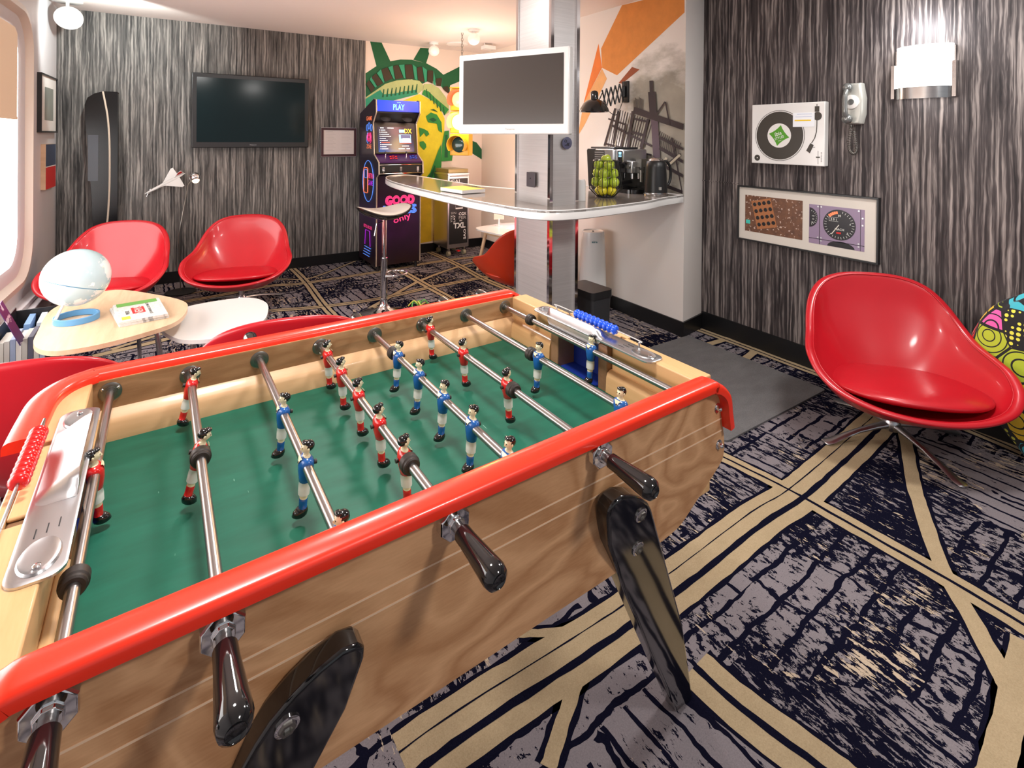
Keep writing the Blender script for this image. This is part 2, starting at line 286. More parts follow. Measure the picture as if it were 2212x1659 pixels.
MURAL_SIDE=[('khaki', [(3.051, 1.881), (2.852, 1.967), (2.587, 1.839), (2.444, 1.588), (2.437, 1.005), (3.215, 0.926), (3.261, 1.361), (3.224, 1.615)]), ('orange', [(3.078, 2.497), (2.454, 2.472), (2.452, 2.311), (3.128, 1.929), (3.311, 2.011), (3.324, 2.177)]), ('orange2', [(3.357, 2.225), (3.311, 2.011), (3.549, 1.715)]), ('orange3', [(3.311, 2.004), (3.248, 1.912), (3.524, 1.536), (3.626, 1.424), (3.549, 1.715)]), ('rust', [(2.959, 1.979), (2.878, 1.95), (3.069, 1.855), (3.108, 1.865)]), ('mdark', [(3.223, 1.336), (3.137, 1.657), (3.143, 1.658), (3.23, 1.337)]), ('mdark', [(3.192, 1.337), (3.107, 1.649), (3.115, 1.651), (3.201, 1.338)]), ('mdark', [(3.162, 1.337), (3.077, 1.641), (3.088, 1.643), (3.173, 1.338)]), ('mdark', [(3.135, 1.338), (3.051, 1.634), (3.057, 1.635), (3.141, 1.339)]), ('mdark', [(3.105, 1.338), (3.022, 1.626), (3.031, 1.627), (3.114, 1.339)]), ('mdark', [(3.076, 1.339), (2.994, 1.618), (3.004, 1.62), (3.087, 1.34)]), ('mdark', [(3.05, 1.34), (2.969, 1.611), (2.975, 1.612), (3.056, 1.34)]), ('mdark', [(3.021, 1.34), (2.941, 1.603), (2.949, 1.605), (3.03, 1.341)]), ('mdark', [(2.993, 1.34), (2.913, 1.595), (2.923, 1.598), (3.003, 1.342)]), ('mdark', [(2.968, 1.341), (2.889, 1.589), (2.895, 1.59), (2.974, 1.342)]), ('mdark', [(2.94, 1.342), (2.862, 1.581), (2.87, 1.583), (2.948, 1.343)]), ('mdark', [(2.912, 1.342), (2.835, 1.574), (2.845, 1.576), (2.923, 1.344)]), ('mdark', [(2.889, 1.343), (2.812, 1.567), (2.817, 1.568), (2.894, 1.344)]), ('mdark', [(2.861, 1.343), (2.786, 1.56), (2.793, 1.562), (2.869, 1.345)]), ('mdark', [(2.835, 1.344), (2.76, 1.553), (2.769, 1.555), (2.845, 1.345)]), ('mdark', [(2.812, 1.344), (2.737, 1.546), (2.742, 1.548), (2.817, 1.345)]), ('mdark', [(2.932, 1.714), (2.934, 1.63), (2.929, 1.63), (2.927, 1.714)]), ('mdark', [(2.919, 1.73), (2.92, 1.63), (2.915, 1.63), (2.914, 1.73)]), ('mdark', [(2.905, 1.723), (2.907, 1.629), (2.902, 1.629), (2.9, 1.723)]), ('mdark', [(2.891, 1.717), (2.893, 1.629), (2.888, 1.629), (2.886, 1.716)]), ('mdark', [(2.878, 1.733), (2.879, 1.628), (2.874, 1.628), (2.873, 1.732)]), ('mdark', [(2.864, 1.726), (2.866, 1.628), (2.861, 1.628), (2.859, 1.726)]), ('mdark', [(2.85, 1.719), (2.852, 1.627), (2.847, 1.627), (2.845, 1.719)]), ('mdark', [(2.837, 1.713), (2.839, 1.627), (2.834, 1.626), (2.832, 1.712)]), ('mdark', [(2.662, 1.467), (2.684, 1.419), (2.677, 1.417), (2.655, 1.465)]), ('mdark', [(2.644, 1.459), (2.666, 1.411), (2.659, 1.409), (2.637, 1.458)]), ('mdark', [(2.626, 1.451), (2.648, 1.403), (2.641, 1.402), (2.62, 1.45)]), ('mdark', [(2.608, 1.444), (2.63, 1.396), (2.623, 1.394), (2.602, 1.442)]), ('mdark', [(2.59, 1.436), (2.612, 1.388), (2.606, 1.386), (2.584, 1.434)]), ('mdark', [(2.573, 1.428), (2.594, 1.381), (2.588, 1.379), (2.567, 1.426)]), ('mdark', [(2.556, 1.421), (2.577, 1.373), (2.57, 1.371), (2.55, 1.419)]), ('mdark', [(2.538, 1.413), (2.559, 1.366), (2.553, 1.364), (2.532, 1.411)]), ('mdark', [(2.521, 1.405), (2.542, 1.358), (2.536, 1.357), (2.515, 1.404)]), ('mdark', [(2.504, 1.398), (2.525, 1.351), (2.519, 1.349), (2.498, 1.396)]), ('mdark', [(2.487, 1.39), (2.508, 1.344), (2.502, 1.342), (2.482, 1.389)]), ('mdark', [(2.471, 1.383), (2.491, 1.336), (2.485, 1.335), (2.465, 1.381)]), ('mdark', [(2.661, 1.4), (2.671, 1.329), (2.665, 1.329), (2.655, 1.399)]), ('mdark', [(2.644, 1.395), (2.654, 1.324), (2.648, 1.324), (2.638, 1.394)]), ('mdark', [(2.627, 1.39), (2.637, 1.32), (2.632, 1.319), (2.621, 1.389)]), ('mdark', [(2.61, 1.385), (2.62, 1.315), (2.615, 1.315), (2.605, 1.384)]), ('mdark', [(2.594, 1.38), (2.604, 1.31), (2.598, 1.31), (2.588, 1.379)]), ('mdark', [(2.577, 1.375), (2.587, 1.305), (2.582, 1.305), (2.572, 1.374)]), ('mdark', [(2.561, 1.37), (2.571, 1.301), (2.566, 1.3), (2.556, 1.369)]), ('mdark', [(2.545, 1.365), (2.555, 1.296), (2.549, 1.296), (2.54, 1.364)]), ('mdark', [(2.529, 1.36), (2.539, 1.292), (2.533, 1.291), (2.524, 1.36)]), ('mdark', [(2.513, 1.355), (2.523, 1.287), (2.517, 1.287), (2.508, 1.355)]), ('mdark', [(2.497, 1.35), (2.507, 1.283), (2.502, 1.282), (2.492, 1.35)]), ('mdark', [(2.481, 1.346), (2.491, 1.278), (2.486, 1.278), (2.476, 1.345)]), ('mdark', [(2.767, 1.852), (2.76, 1.73), (2.725, 1.729), (2.732, 1.85)]), ('mdark', [(2.779, 1.766), (2.759, 1.577), (2.687, 1.579), (2.706, 1.765)]), ('mplum', [(2.752, 1.595), (2.718, 1.239), (2.65, 1.245), (2.683, 1.596)]), ('mdark', [(2.94, 1.611), (2.446, 1.473), (2.428, 1.516), (2.918, 1.659)]), ('mdark', [(3.179, 1.51), (2.742, 1.346), (2.732, 1.361), (3.167, 1.526)]), ('mdark', [(3.258, 1.358), (2.739, 1.278), (2.734, 1.291), (3.253, 1.373)]), ('mdark', [(3.247, 1.344), (3.122, 1.655), (3.144, 1.66), (3.271, 1.348)]), ('mdark', [(3.218, 1.567), (3.013, 1.514), (3.008, 1.526), (3.213, 1.579)]), ('mdark', [(2.949, 1.628), (3.009, 1.276), (2.98, 1.275), (2.921, 1.624)]), ('mdark', [(2.788, 1.564), (2.87, 1.282), (2.842, 1.278), (2.762, 1.559)]), ('mdark', [(2.688, 1.587), (2.605, 1.679), (2.617, 1.686), (2.7, 1.594)]), ('mdark', [(2.613, 1.682), (2.572, 1.512), (2.559, 1.514), (2.599, 1.683)]), ('mdark', [(2.917, 1.557), (2.777, 1.531), (2.773, 1.546), (2.913, 1.573)]), ('mdark', [(2.955, 1.454), (2.8, 1.422), (2.794, 1.44), (2.949, 1.472)]), ('mdark', [(3.103, 1.634), (3.161, 1.368), (3.138, 1.366), (3.08, 1.63)]), ('mdark', [(3.02, 1.522), (3.071, 1.341), (3.051, 1.339), (3.001, 1.519)]), ('mdark', [(2.664, 1.408), (2.44, 1.327), (2.43, 1.346), (2.652, 1.428)]), ('mdark', [(2.665, 1.331), (2.444, 1.236), (2.429, 1.258), (2.649, 1.354)]), ('mdark', [(2.658, 1.213), (2.442, 1.136), (2.428, 1.159), (2.642, 1.237)]), ('mdark', [(2.552, 1.416), (2.448, 1.024), (2.431, 1.028), (2.534, 1.419)]), ('mdark', [(2.467, 1.309), (2.615, 1.213), (2.607, 1.205), (2.459, 1.301)]), ('mdark', [(2.914, 1.295), (2.786, 1.281), (2.782, 1.299), (2.91, 1.314)]), ('mdark', [(2.626, 1.057), (2.439, 1.019), (2.429, 1.043), (2.615, 1.082)]), ('mcream', [(2.475, 1.302), (2.585, 1.217), (2.571, 1.205), (2.461, 1.29)]), ('mcream', [(2.599, 1.275), (2.632, 1.23), (2.613, 1.222), (2.58, 1.267)]), ('mcream', [(3.164, 1.151), (3.112, 1.395), (3.12, 1.396), (3.172, 1.151)])]
ROADS=[('wide', 0.155, [(0.42, 1.089), (0.58, 1.096), (1.003, 1.089), (1.366, 1.095), (1.809, 1.118), (2.062, 1.114), (2.539, 1.151), (2.985, 1.194), (3.606, 1.245)]), ('dbl', 0.085, [(2.062, 1.114), (2.078, 0.641), (2.074, 0.462), (2.077, 0.38)]), ('dbl', 0.07, [(1.972, 1.669), (2.017, 1.431), (2.05, 1.219), (2.062, 1.114)]), ('one', 0.05, [(2.938, 1.079), (2.55, 0.905), (2.386, 0.819), (2.139, 0.682), (1.982, 0.562), (1.832, 0.449), (1.758, 0.412), (1.556, 0.383)]), ('one', 0.055, [(2.009, 0.447), (1.792, 0.416), (1.547, 0.388), (1.455, 0.387)]), ('dbl', 0.12, [(1.155, 0.893), (1.169, 0.766), (1.212, 0.597), (1.225, 0.53)]), ('one', 0.035, [(0.691, 0.921), (0.774, 0.975), (0.89, 1.043), (0.972, 1.073)]), ('one', 0.025, [(0.804, 1.216), (0.897, 1.166), (1.024, 1.112)]), ('dbl', 0.07, [(3.211, 2.471), (3.22, 2.138), (3.221, 1.701), (3.243, 1.31), (3.242, 0.939), (3.218, 0.723)]), ('one', 0.05, [(2.635, 2.274), (3.182, 2.255), (3.395, 2.255)]), ('one', 0.05, [(2.9, 1.955), (3.278, 2.039)]), ('dbl', 0.07, [(-0.071, 5.129), (0.27, 5.191), (0.652, 5.277), (0.946, 5.209), (1.721, 5.266), (2.441, 5.357), (3.158, 5.313), (3.82, 5.222)]), ('dbl', 0.07, [(0.953, 5.87), (0.978, 5.245), (0.969, 4.414), (0.994, 3.931)]), ('one', 0.03, [(0.608, 5.595), (0.838, 5.44), (1.072, 5.38), (1.715, 5.935)]), ('dbl', 0.07, [(0.086, 4.59), (0.561, 4.525), (0.933, 4.421), (1.423, 4.385), (1.954, 4.472), (2.847, 4.54), (3.491, 4.595)]), ('one', 0.045, [(1.281, 4.187), (1.489, 4.361), (1.959, 4.741), (2.549, 5.05), (3.121, 5.196), (3.669, 5.31)]), ('dbl', 0.08, [(2.506, 5.984), (2.534, 5.203), (2.504, 4.478), (2.528, 4.029), (2.529, 3.653)]), ('dbl', 0.08, [(1.904, 5.202), (1.93, 4.469), (1.949, 4.042), (1.921, 3.612)]), ('one', 0.025, [(-0.074, 5.35), (0.208, 5.421), (0.608, 5.595)]), ('one', 0.06, [(-0.498, 4.167), (-0.189, 4.238), (-0.003, 4.298)]), ('one', 0.04, [(-0.412, 4.239), (0.054, 4.495)]), ('one', 0.05, [(1.73, 2.144), (2.026, 1.804)]), ('one', 0.03, [(2.023, 1.428), (1.774, 1.451), (1.462, 1.388)])]
def st(o): o['kind']='structure'; return o
# ---------------- floor ----------------
b=MB(); b.flat([(XL-.05,-2.5,0),(4.3,-2.5,0),(4.3,6,0),(XL-.05,6,0)],0)
def strip(pts,w,z,mi,off=0,jit=0):
    P=[Vector((x,y)) for x,y in pts]
    if len(P)>2: P=[Vector(p) for p in spline([(x,y,0) for x,y in pts],5)]; P=[Vector((p.x,p.y)) for p in P]
    # resample for a slightly ragged woven edge
    Q=[P[0]]
    for a,c in zip(P,P[1:]):
        n=max(1,int((c-a).length/.035))
        Q+=[a.lerp(c,k/n) for k in range(1,n+1)]
    L=[];Rr=[]
    for i,p in enumerate(Q):
        d=(Q[min(i+1,len(Q)-1)]-Q[max(i-1,0)]).normalized(); nn=Vector((-d.y,d.x))
        j1=random.uniform(-jit,jit); j2=random.uniform(-jit,jit)
        L.append(p+nn*(off+w/2+j1)); Rr.append(p+nn*(off-w/2+j2))
    vs=[(p.x,p.y,z) for p in L]+[(p.x,p.y,z) for p in Rr]; n=len(L)
    b.add(vs,[(i,i+1,n+i+1,n+i) for i in range(n-1)],mi)
for kind,w,pts in ROADS:
    strip(pts,w+.026,.0004,2,0,.004)
for i,(kind,w,pts) in enumerate(ROADS):
    strip(pts,w,.0008+.00001*i,1,0,.002)
for kind,w,pts in ROADS:
    if kind=='wide': strip(pts,.020,.0013,2,-.022,.002); strip(pts,.004,.0013,2,.035,.001)
    if kind=='dbl': strip(pts,w*.16,.00132,2,0,.0015)
st(b.build('floor',['carpet','carpet_tan','carpet_navy'],fix=False))
# ---------------- ceiling ----------------
b=MB(); b.box((XL-.1,-2.5,CE),(4.3,6,CE+.1)); st(b.build('ceiling','ceiling_paint'))
# ---------------- back wall ----------------
b=MB(); b.box((XL-.1,YB,0),(1.714,YB+.1,CE)); st(b.build('wall_back','wallpaper_grey'))
KS=['paint_'+k for k in ('yellow','myellow','mtan','dgreen','mgreen','teal','cream','brown','khaki','orange','orange2','orange3','rust','mdark','mplum','mcream')]
ix={k[6:]:i+1 for i,k in enumerate(KS)}
def tri(poly):
    from mathutils.geometry import tessellate_polygon
    return tessellate_polygon([[Vector((x,y,0)) for x,y in poly]])
b=MB(); b.box((1.714,YB+.01,0),(XC+.1,YB+.1,CE))
for i,(c,poly) in enumerate(MURAL_BACK):
    poly=[(min(max(x,1.716),XC-.001),min(z,CE-.001)) for x,z in poly]
    b.add([(x,YB+.0095-.0003*i,z) for x,z in poly],tri(poly),ix[c])
st(b.build('wall_mural_back',['wall_cream']+KS,fix=False))
# ---------------- side walls ----------------
b=MB(); b.box((XC,4.2,0),(XC+.1,YB+.1,CE)); st(b.build('wall_nook','wall_cream'))
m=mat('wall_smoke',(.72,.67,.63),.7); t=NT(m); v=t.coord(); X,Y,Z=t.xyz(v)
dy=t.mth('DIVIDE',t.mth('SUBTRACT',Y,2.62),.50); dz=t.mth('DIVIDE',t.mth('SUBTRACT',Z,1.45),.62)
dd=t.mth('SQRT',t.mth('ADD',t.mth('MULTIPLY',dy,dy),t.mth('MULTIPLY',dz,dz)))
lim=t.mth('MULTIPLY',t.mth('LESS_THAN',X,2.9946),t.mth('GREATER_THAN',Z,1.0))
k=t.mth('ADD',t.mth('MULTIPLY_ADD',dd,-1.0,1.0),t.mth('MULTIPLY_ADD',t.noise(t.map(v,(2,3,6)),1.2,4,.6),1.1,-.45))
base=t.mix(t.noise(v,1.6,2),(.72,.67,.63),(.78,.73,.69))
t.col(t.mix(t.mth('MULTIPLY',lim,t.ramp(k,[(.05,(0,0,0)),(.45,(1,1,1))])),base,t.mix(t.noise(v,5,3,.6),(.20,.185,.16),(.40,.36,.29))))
b=MB()
b.prism([(2.994,2.44),(3.268,2.497),(3.4,2.6),(3.4,4.2),(2.994,4.2)],0,CE)
for i,(c,poly) in enumerate(MURAL_SIDE):
    if c=='khaki': continue
    poly=[(min(max(y,2.442),4.2),min(z,CE-.001)) for y,z in poly]
    b.add([(XM-.0004-.0002*i,y,z) for y,z in poly],tri(poly),ix[c])
st(b.build('wall_mural_side',['wall_smoke']+KS,fix=False))
b=MB(); b.box((XR,-2.5,0),(XR+.1,2.497,CE)); st(b.build('wall_right','wallpaper_brown'))
# ---------------- window wall ----------------
WY0,WY1,WZ0,WZ1=.7,5.02,.36,2.28
def rr(y0,z0,y1,z1,r,x,n=8): return [(x,a,c) for a,c in rrect(y0,z0,y1,z1,r,n)]
b=MB()
for (a0,a1,z0,z1) in ((-2.5,WY0,0,CE),(WY1,YB,0,CE),(WY0,WY1,0,WZ0),(WY0,WY1,WZ1,CE)):
    b.box((XL-.16,a0,z0),(XL,a1,z1))
# fills the corners outside the rounded opening
b.rings([rr(WY0,WZ0,WY1,WZ1,.001,XL),rr(WY0,WZ0,WY1,WZ1,.3,XL),rr(WY0,WZ0,WY1,WZ1,.3,XL-.16)],0,True,False)
st(b.build('wall_left','wall_panel',fix=False))
win=st(MB().rings([rr(WY0,WZ0,WY1,WZ1,.3,XL+.014),rr(WY0+.04,WZ0+.04,WY1-.04,WZ1-.04,.27,XL+.02),rr(WY0+.07,WZ0+.07,WY1-.07,WZ1-.07,.25,XL-.02)],0,True,False).build('window_1',['window_trim'] if 'window_trim' in MT else [mat('window_trim',(.62,.54,.47),.4).name],fix=False))
MB().rings([rr(WY0+.07,WZ0+.07,WY1-.07,WZ1-.07,.25,XL-.02),rr(WY0+.13,WZ0+.13,WY1-.13,WZ1-.13,.22,XL-.03),rr(WY0+.15,WZ0+.15,WY1-.15,WZ1-.15,.2,XL-.042)],0,True,False).build('window_frame','wall_panel',win,fix=False)
MB().flat([(XL-.045,WY0+.05,WZ0+.05),(XL-.045,WY1-.05,WZ0+.05),(XL-.045,WY1-.05,WZ1-.05),(XL-.045,WY0+.05,WZ1-.05)]).build('window_pane','window_glow',win,fix=False)
mat('shade_brown',(.40,.27,.18),.7,emit=(.75,.50,.33),es=.5)  # emission stands in for daylight coming through the blind
MB().box((XL-.037,WY0+.1,1.52),(XL-.033,4.81,2.13)).box((XL-.040,WY0+.1,1.505),(XL-.030,4.81,1.525)).build('window_shade','shade_brown',win)
b=MB(); b.box((XL-.02,-2.5,.13),(XL+.10,5.33,.24)).box((XL-.02,-2.5,.24),(XL+.06,5.33,.27)); st(b.build('trim_1','wall_panel',bevel=.004))
# ---------------- baseboards ----------------
H=.107
mat('baseboard_black',(.006,.006,.007),.35)
for nm,poly in dict(
    baseboard_back=[(XL,YB),(1.714,YB),(XC,YB),(XC,YB-.012),(XL,YB-.012)],
    baseboard_nook=[(XC,4.2),(XC,YB-.012),(XC-.012,YB-.012),(XC-.012,4.2)],
    baseboard_side=[(2.994,4.2),(2.994,2.44),(3.268,2.497),(3.268,2.484),(2.982,2.426),(2.982,4.2)],
    baseboard_right=[(XR,-2.5),(XR,2.484),(XR-.012,2.484),(XR-.012,-2.5)]).items():
    st(MB().prism(poly,.0015,H if nm!='baseboard_right' else .125).build(nm,'baseboard_black'))
st(MB().box((XL,5.34,.0015),(XL+.012,YB-.012,H)).build('baseboard_left','baseboard_black'))
# wallpaper seam on the right wall
st(MB().box((XR-.003,2.2,1.098),(XR,2.497,1.104)).build('trim_2','wallpaper_brown'))
# ---------------- column ----------------
cx0,cx1,cy0,cy1=1.777,1.992,2.40,2.775
c=st(MB().box((cx0+.012,cy0+.012,0),(cx1-.012,cy1-.012,CE)).build('column','column_steel'))
b=MB()
for x,y in ((cx0,cy0),(cx1,cy0),(cx0,cy1),(cx1,cy1)):
    sx=1 if x==cx0 else -1; sy=1 if y==cy0 else -1
    b.box((x,y,0),(x+sx*.022,y+sy*.022,CE-.001))
b.build('corner_trim','chrome',c)
# ---------------- lights ----------------
SC=.6
def fill_disc(x,y,i):  # unseen ceiling discs, added as general fill for the room
    e=empty('ceiling_light',(x,y,CE),0,None,'ceiling light')
    MB().lathe([(.17,0),(.17,-.02),(.15,-.035)]).build('housing','white_gloss',e)
    MB().lathe([(.148,-.034),(.14,-.045),(.001,-.05)],mi=0).build('diffuser',mat('lamp_diffuser',(1,1,1),.5,emit=(1,.95,.9),es=3).name,e)
    lamp('AREA','ceiling_light_glow',(0,0,-.06),29,(1,.965,.93),.34,parent=e)
    return e
LB=['round flat ceiling light above the left end of the foosball table','round flat ceiling light near the right wall','round flat ceiling light above the far side of the foosball table','round flat ceiling light behind the viewer']
for i,(x,y) in enumerate([(.15,1.1),(2.35,.7),(.9,3.0),(1.2,-.9)]):
    fill_disc(x,y,i)['label']=LB[i]
# ================= foosball table =================
tb=empty('foosball_table',(-.1465,1.592,0),R(2.1478),'beech foosball table with red edge rails, green playfield and black legs','table football')
VN,VF=-.912,-.127           # outer faces of the side panels
prof=[(1.035,.868),(1.085,.864),(1.115,.85),(1.130,.82),(1.136,.78),(1.144,.735),(1.143,.70),(1.125,.678),(1.04,.628),(.995,.603),(.955,.595),(.90,.591)]
prof=[(1.05-u,z) for u,z in prof[::-1]]+prof
prof=spline([(u,z,0) for u,z in prof],4); prof=[(p[0],p[1]) for p in prof]
for v0,v1 in ((VN,VN+.03),(VF-.03,VF)):
    p=MB().prism(prof,v0,v1,'y').build('side_panel','beech_panel',tb,bevel=.003)
    # two thin routed lines along the panel
    vv=VN-.0006 if v0==VN else VF+.0006
    b=MB()
    for z in (.782,.755): b.box((-.07,vv,z),(1.135,vv+.001,z+.0028))
    b.build('groove_line',mat('groove',(.86,.60,.40),.5).name,p)
def rail(v0,v1,wrap):
    vm=(v0+v1)/2; hw=(v1-v0)/2
    drop=[(1.143,.765),(1.136,.80),(1.130,.832),(1.112,.853),(1.085,.866),(1.04,.870)]
    P=[(1.05-u,vm,z) for u,z in drop] if not wrap else [(-.106,-.40,.872),(-.105,-.31,.872),(-.100,-.225,.872),(-.078,-.170,.872),(-.040,-.140,.872),(.01,vm,.871)]
    P+=[(.3,vm,.870),(.6,vm,.870)]+[(u,vm,z) for u,z in drop[::-1]]
    P=spline(P,6); rs=[]
    for i,p in enumerate(P):
        d=(Vector(P[min(i+1,len(P)-1)])-Vector(P[max(i-1,0)])).normalized()
        sd=Vector((0,0,1)).cross(d).normalized() if (wrap and p[0]<.3) else Vector((0,1,0))
        n=d.cross(sd).normalized()
        rs.append([tuple(Vector(p)+sd*s_+n*h) for s_,h in [(-hw,-.006),(-hw,.006),(-hw*.9,.0115),(-hw*.66,.0145),(0,.0155),(hw*.66,.0145),(hw*.9,.0115),(hw,.006),(hw,-.006)]])
    return MB().rings(rs).build('rail','red_rail',tb,smooth=50)
rail(-.934,-.886,False); rail(-.155,-.105,True)
# playfield, ledges, ends
MB().box((-.011,-.882,.722),(1.061,-.157,.742)).build('playfield','green_field',tb)
MB().box((-.03,-.882,.60),(1.08,-.157,.615)).build('bottom_board','beech',tb)
lp=[(-.157,.866),(-.157,.803),(-.163,.797),(-.176,.789),(-.183,.778),(-.184,.742),(-.150,.742),(-.150,.866)]
MB().prism(lp,-.03,1.08,'x').build('ledge','beech',tb)
MB().prism([(-1.039-v,z) for v,z in lp],-.03,1.08,'x').build('ledge','beech',tb)
gv0,gv1=-.605,-.405
for s in (0,1):
    fx=(lambda u:u) if s else (lambda u:1.05-u)
    def bx(b,u0,v0,z0,u1,v1,z1,mi=0): b.box((fx(u0),v0,z0),(fx(u1),v1,z1),mi)
    b=MB(); bx(b,1.08,-.882,.60,1.138 if s else 1.152,gv0-.019,.869); bx(b,1.08,gv1+.019,.60,1.138 if s else 1.152,-.157,.869); bx(b,1.138,gv0-.019,.60,1.152,gv1+.019,.869); bx(b,1.10,gv0,.8625,1.138,gv1,.869); bx(b,1.08,gv0,.60,1.138,gv1,.70)
    b.build('end_board','beech_end',tb,bevel=.003)
    bp=[(1.08,.800),(1.072,.799),(1.064,.793),(1.060,.783),(1.058,.742),(1.08,.742)]
    for a,c in ((-.882,gv0-.019),(gv1+.019,-.184)):
        MB().prism([(fx(u),z) for u,z in bp],a,c,'y').build('end_ledge','beech_end',tb,bevel=.002)
    b=MB(); bx(b,1.063,gv0-.018,.70,1.138,gv0+.016,.862); b.build('goal_cheek','walnut_block',tb,bevel=.003); b=MB(); bx(b,1.063,gv1-.016,.70,1.138,gv1+.018,.862); b.build('goal_cheek','walnut_block',tb,bevel=.003)
    b=MB(); bx(b,1.062,gv0+.016,.722,1.138,gv1-.016,.734); bx(b,1.126,gv0+.012,.734,1.138,gv1-.012,.862); b.build('goal_box','goal_blue',tb)
    b=MB(); bx(b,1.075,gv1+.01,.715,1.08,gv1+.004,.722); b.build('goal_screw','chrome',tb) if False else None
    # pressed aluminium plate with a cup at each end and a raised lip over the goal
    vc=-.535 if s else -.53; hl=.235
    out=rrect(-hl,-.030,hl,.030,.02,5); um=1.086
    def P(q,z): return [(fx(um+b_),vc+a_,z) for a_,b_ in q]
    pl=MB(); pl.rings([P(out,.869),P(out,.8725),P(rrect(-hl+.003,-.027,hl-.003,.027,.018,5),.8740)],0,True,True)
    plate=pl.build('ashtray_plate','aluminium',tb,smooth=50)
    for sg in (-1,1):
        c=MB()
        cc=vc+sg*.192
        rr_=[[ (fx(um+ry*math.sin(t)),cc+rx*math.cos(t),z) for t in [2*PI*k/28 for k in range(28)]] for rx,ry,z in ((.036,.0225,.8743),(.034,.0205,.8770),(.031,.0185,.8762),(.024,.014,.8746))]
        c.rings(rr_,0,True,True); c.build('cup','aluminium',plate,smooth=60)
        sl=MB()
        for k in range(3 if sg<0 else 0): sl.box((fx(um-.012+.012*k)-.0007,vc+sg*(.118+.006*k),.8741),(fx(um-.012+.012*k)+.0007,vc+sg*(.138+.006*k),.8747))
        if sg<0: sl.build('slot','black_matte',plate)
        MB().lathe([(.0045,0),(.0045,.0015),(.003,.0025)],12,T=Matrix.Translation((fx(um),cc+sg*.02,.8755))).build('screw','chrome',plate)
    # upstand over the goal: a sheet dropping down the inner side, sloping back to the outer edge
    L=[]
    for k in range(37):
        t=-1+2*k/36; v=-.487+.118*t; q=min(1,max(0,(1-abs(t))*(9 if t>0 else 3.4))); q=q*q*(3-2*q); h=.0255*q; lo=.868-.030*q
        L.append([(fx(1.0615),v,lo),(fx(1.0605),v,.872+h),(fx(1.0620),v,.8745+h),(fx(1.075),v,.8742+h*.80),(fx(1.100),v,.8740+h*.22),(fx(1.112),v,.8738),(fx(1.098),v,.8735+h*.15),(fx(1.075),v,.8722+h*.72),(fx(1.0632),v,.870+h)])
    lip=MB().rings(L,0,True,True).build('lip','aluminium',plate,smooth=60)
    # score counter
    va,vb=(-.464,-.614) if s else (-.41,-.56); ub=1.100 if s else 1.132
    r0=[(fx(ub),vc+.165,.874),(fx(ub),vc+.163,.889),(fx(ub),vc+.150,.896),(fx(ub),vc-.150,.896),(fx(ub),vc-.163,.889),(fx(ub),vc-.165,.874)]
    cr=MB().tube(spline(r0,3),.0022,8).build('score_rod','rod_steel',tb)
    for k in range(10):
        v=va+(vb-va)*k/9
        MB().lathe([(.003,-.0083),(.0105,-.0058),(.0135,0),(.0105,.0058),(.003,.0083)],16,T=Matrix.Translation((fx(ub),v,.896))@Matrix.Rotation(R(90),4,'X')).build('score_bead','bead_blue' if s else 'bead_red',cr,smooth=80)
# bolts on the panel ends
for v,sg in ((VN,-1),(VF,1)):
    for u,z in ((1.117,.812),(1.123,.728),(-.067,.812),(-.073,.728)):
        T=Matrix.Translation((u,v,z))@Matrix.Rotation(R(90)*-sg,4,'X')
        MB(T).lathe([(.011,0),(.011,.0015),(.006,.002),(.0058,.007),(.004,.011),(.001,.0125)],12).build('cap_nut','dark_steel' if False else 'chrome',tb)
# legs
leg=[(.742,.742),(.743,.757),(.752,.768),(.772,.772),(.800,.762),(.828,.745),(.852,.724),(.868,.702),(.883,.674),(.961,.526),(1.081,.298),(1.208,.0),(1.142,.0),(1.074,.119),(.959,.316),(.826,.547),(.76,.674)]
for near in (1,0):
    for right in (1,0):
        rs=[]
        for off in (0,.036):
            r=[]
            for u,z in leg:
                v=-.952+.213*(.75-z)+off; v=v if near else -1.039-v
                r.append((u if right else 1.05-u,v,z))
            rs.append(r)
        lg=MB().rings(rs).build('leg','black_gloss',tb,bevel=.006,seg=3)
        for u,z in ((.834,.707),(.845,.628)):
            v=-.952+.213*(.75-z); sg=-1
            if not near: v=-1.039-v; sg=1
            T=Matrix.Translation((u if right else 1.05-u,v,z))@Matrix.Rotation(R(90)*-sg,4,'X')@Matrix.Rotation(R(-12*sg) if near else R(12),4,'X')
            MB(T).lathe([(.0145,-.002),(.0145,.002),(.0125,.003),(.0105,.003)],20,cap=True).build('bolt_washer','chrome',lg)
            MB(T).lathe([(.0095,.001),(.0095,.006),(.006,.006),(.005,.002)],6).build('bolt','dark_steel',lg)
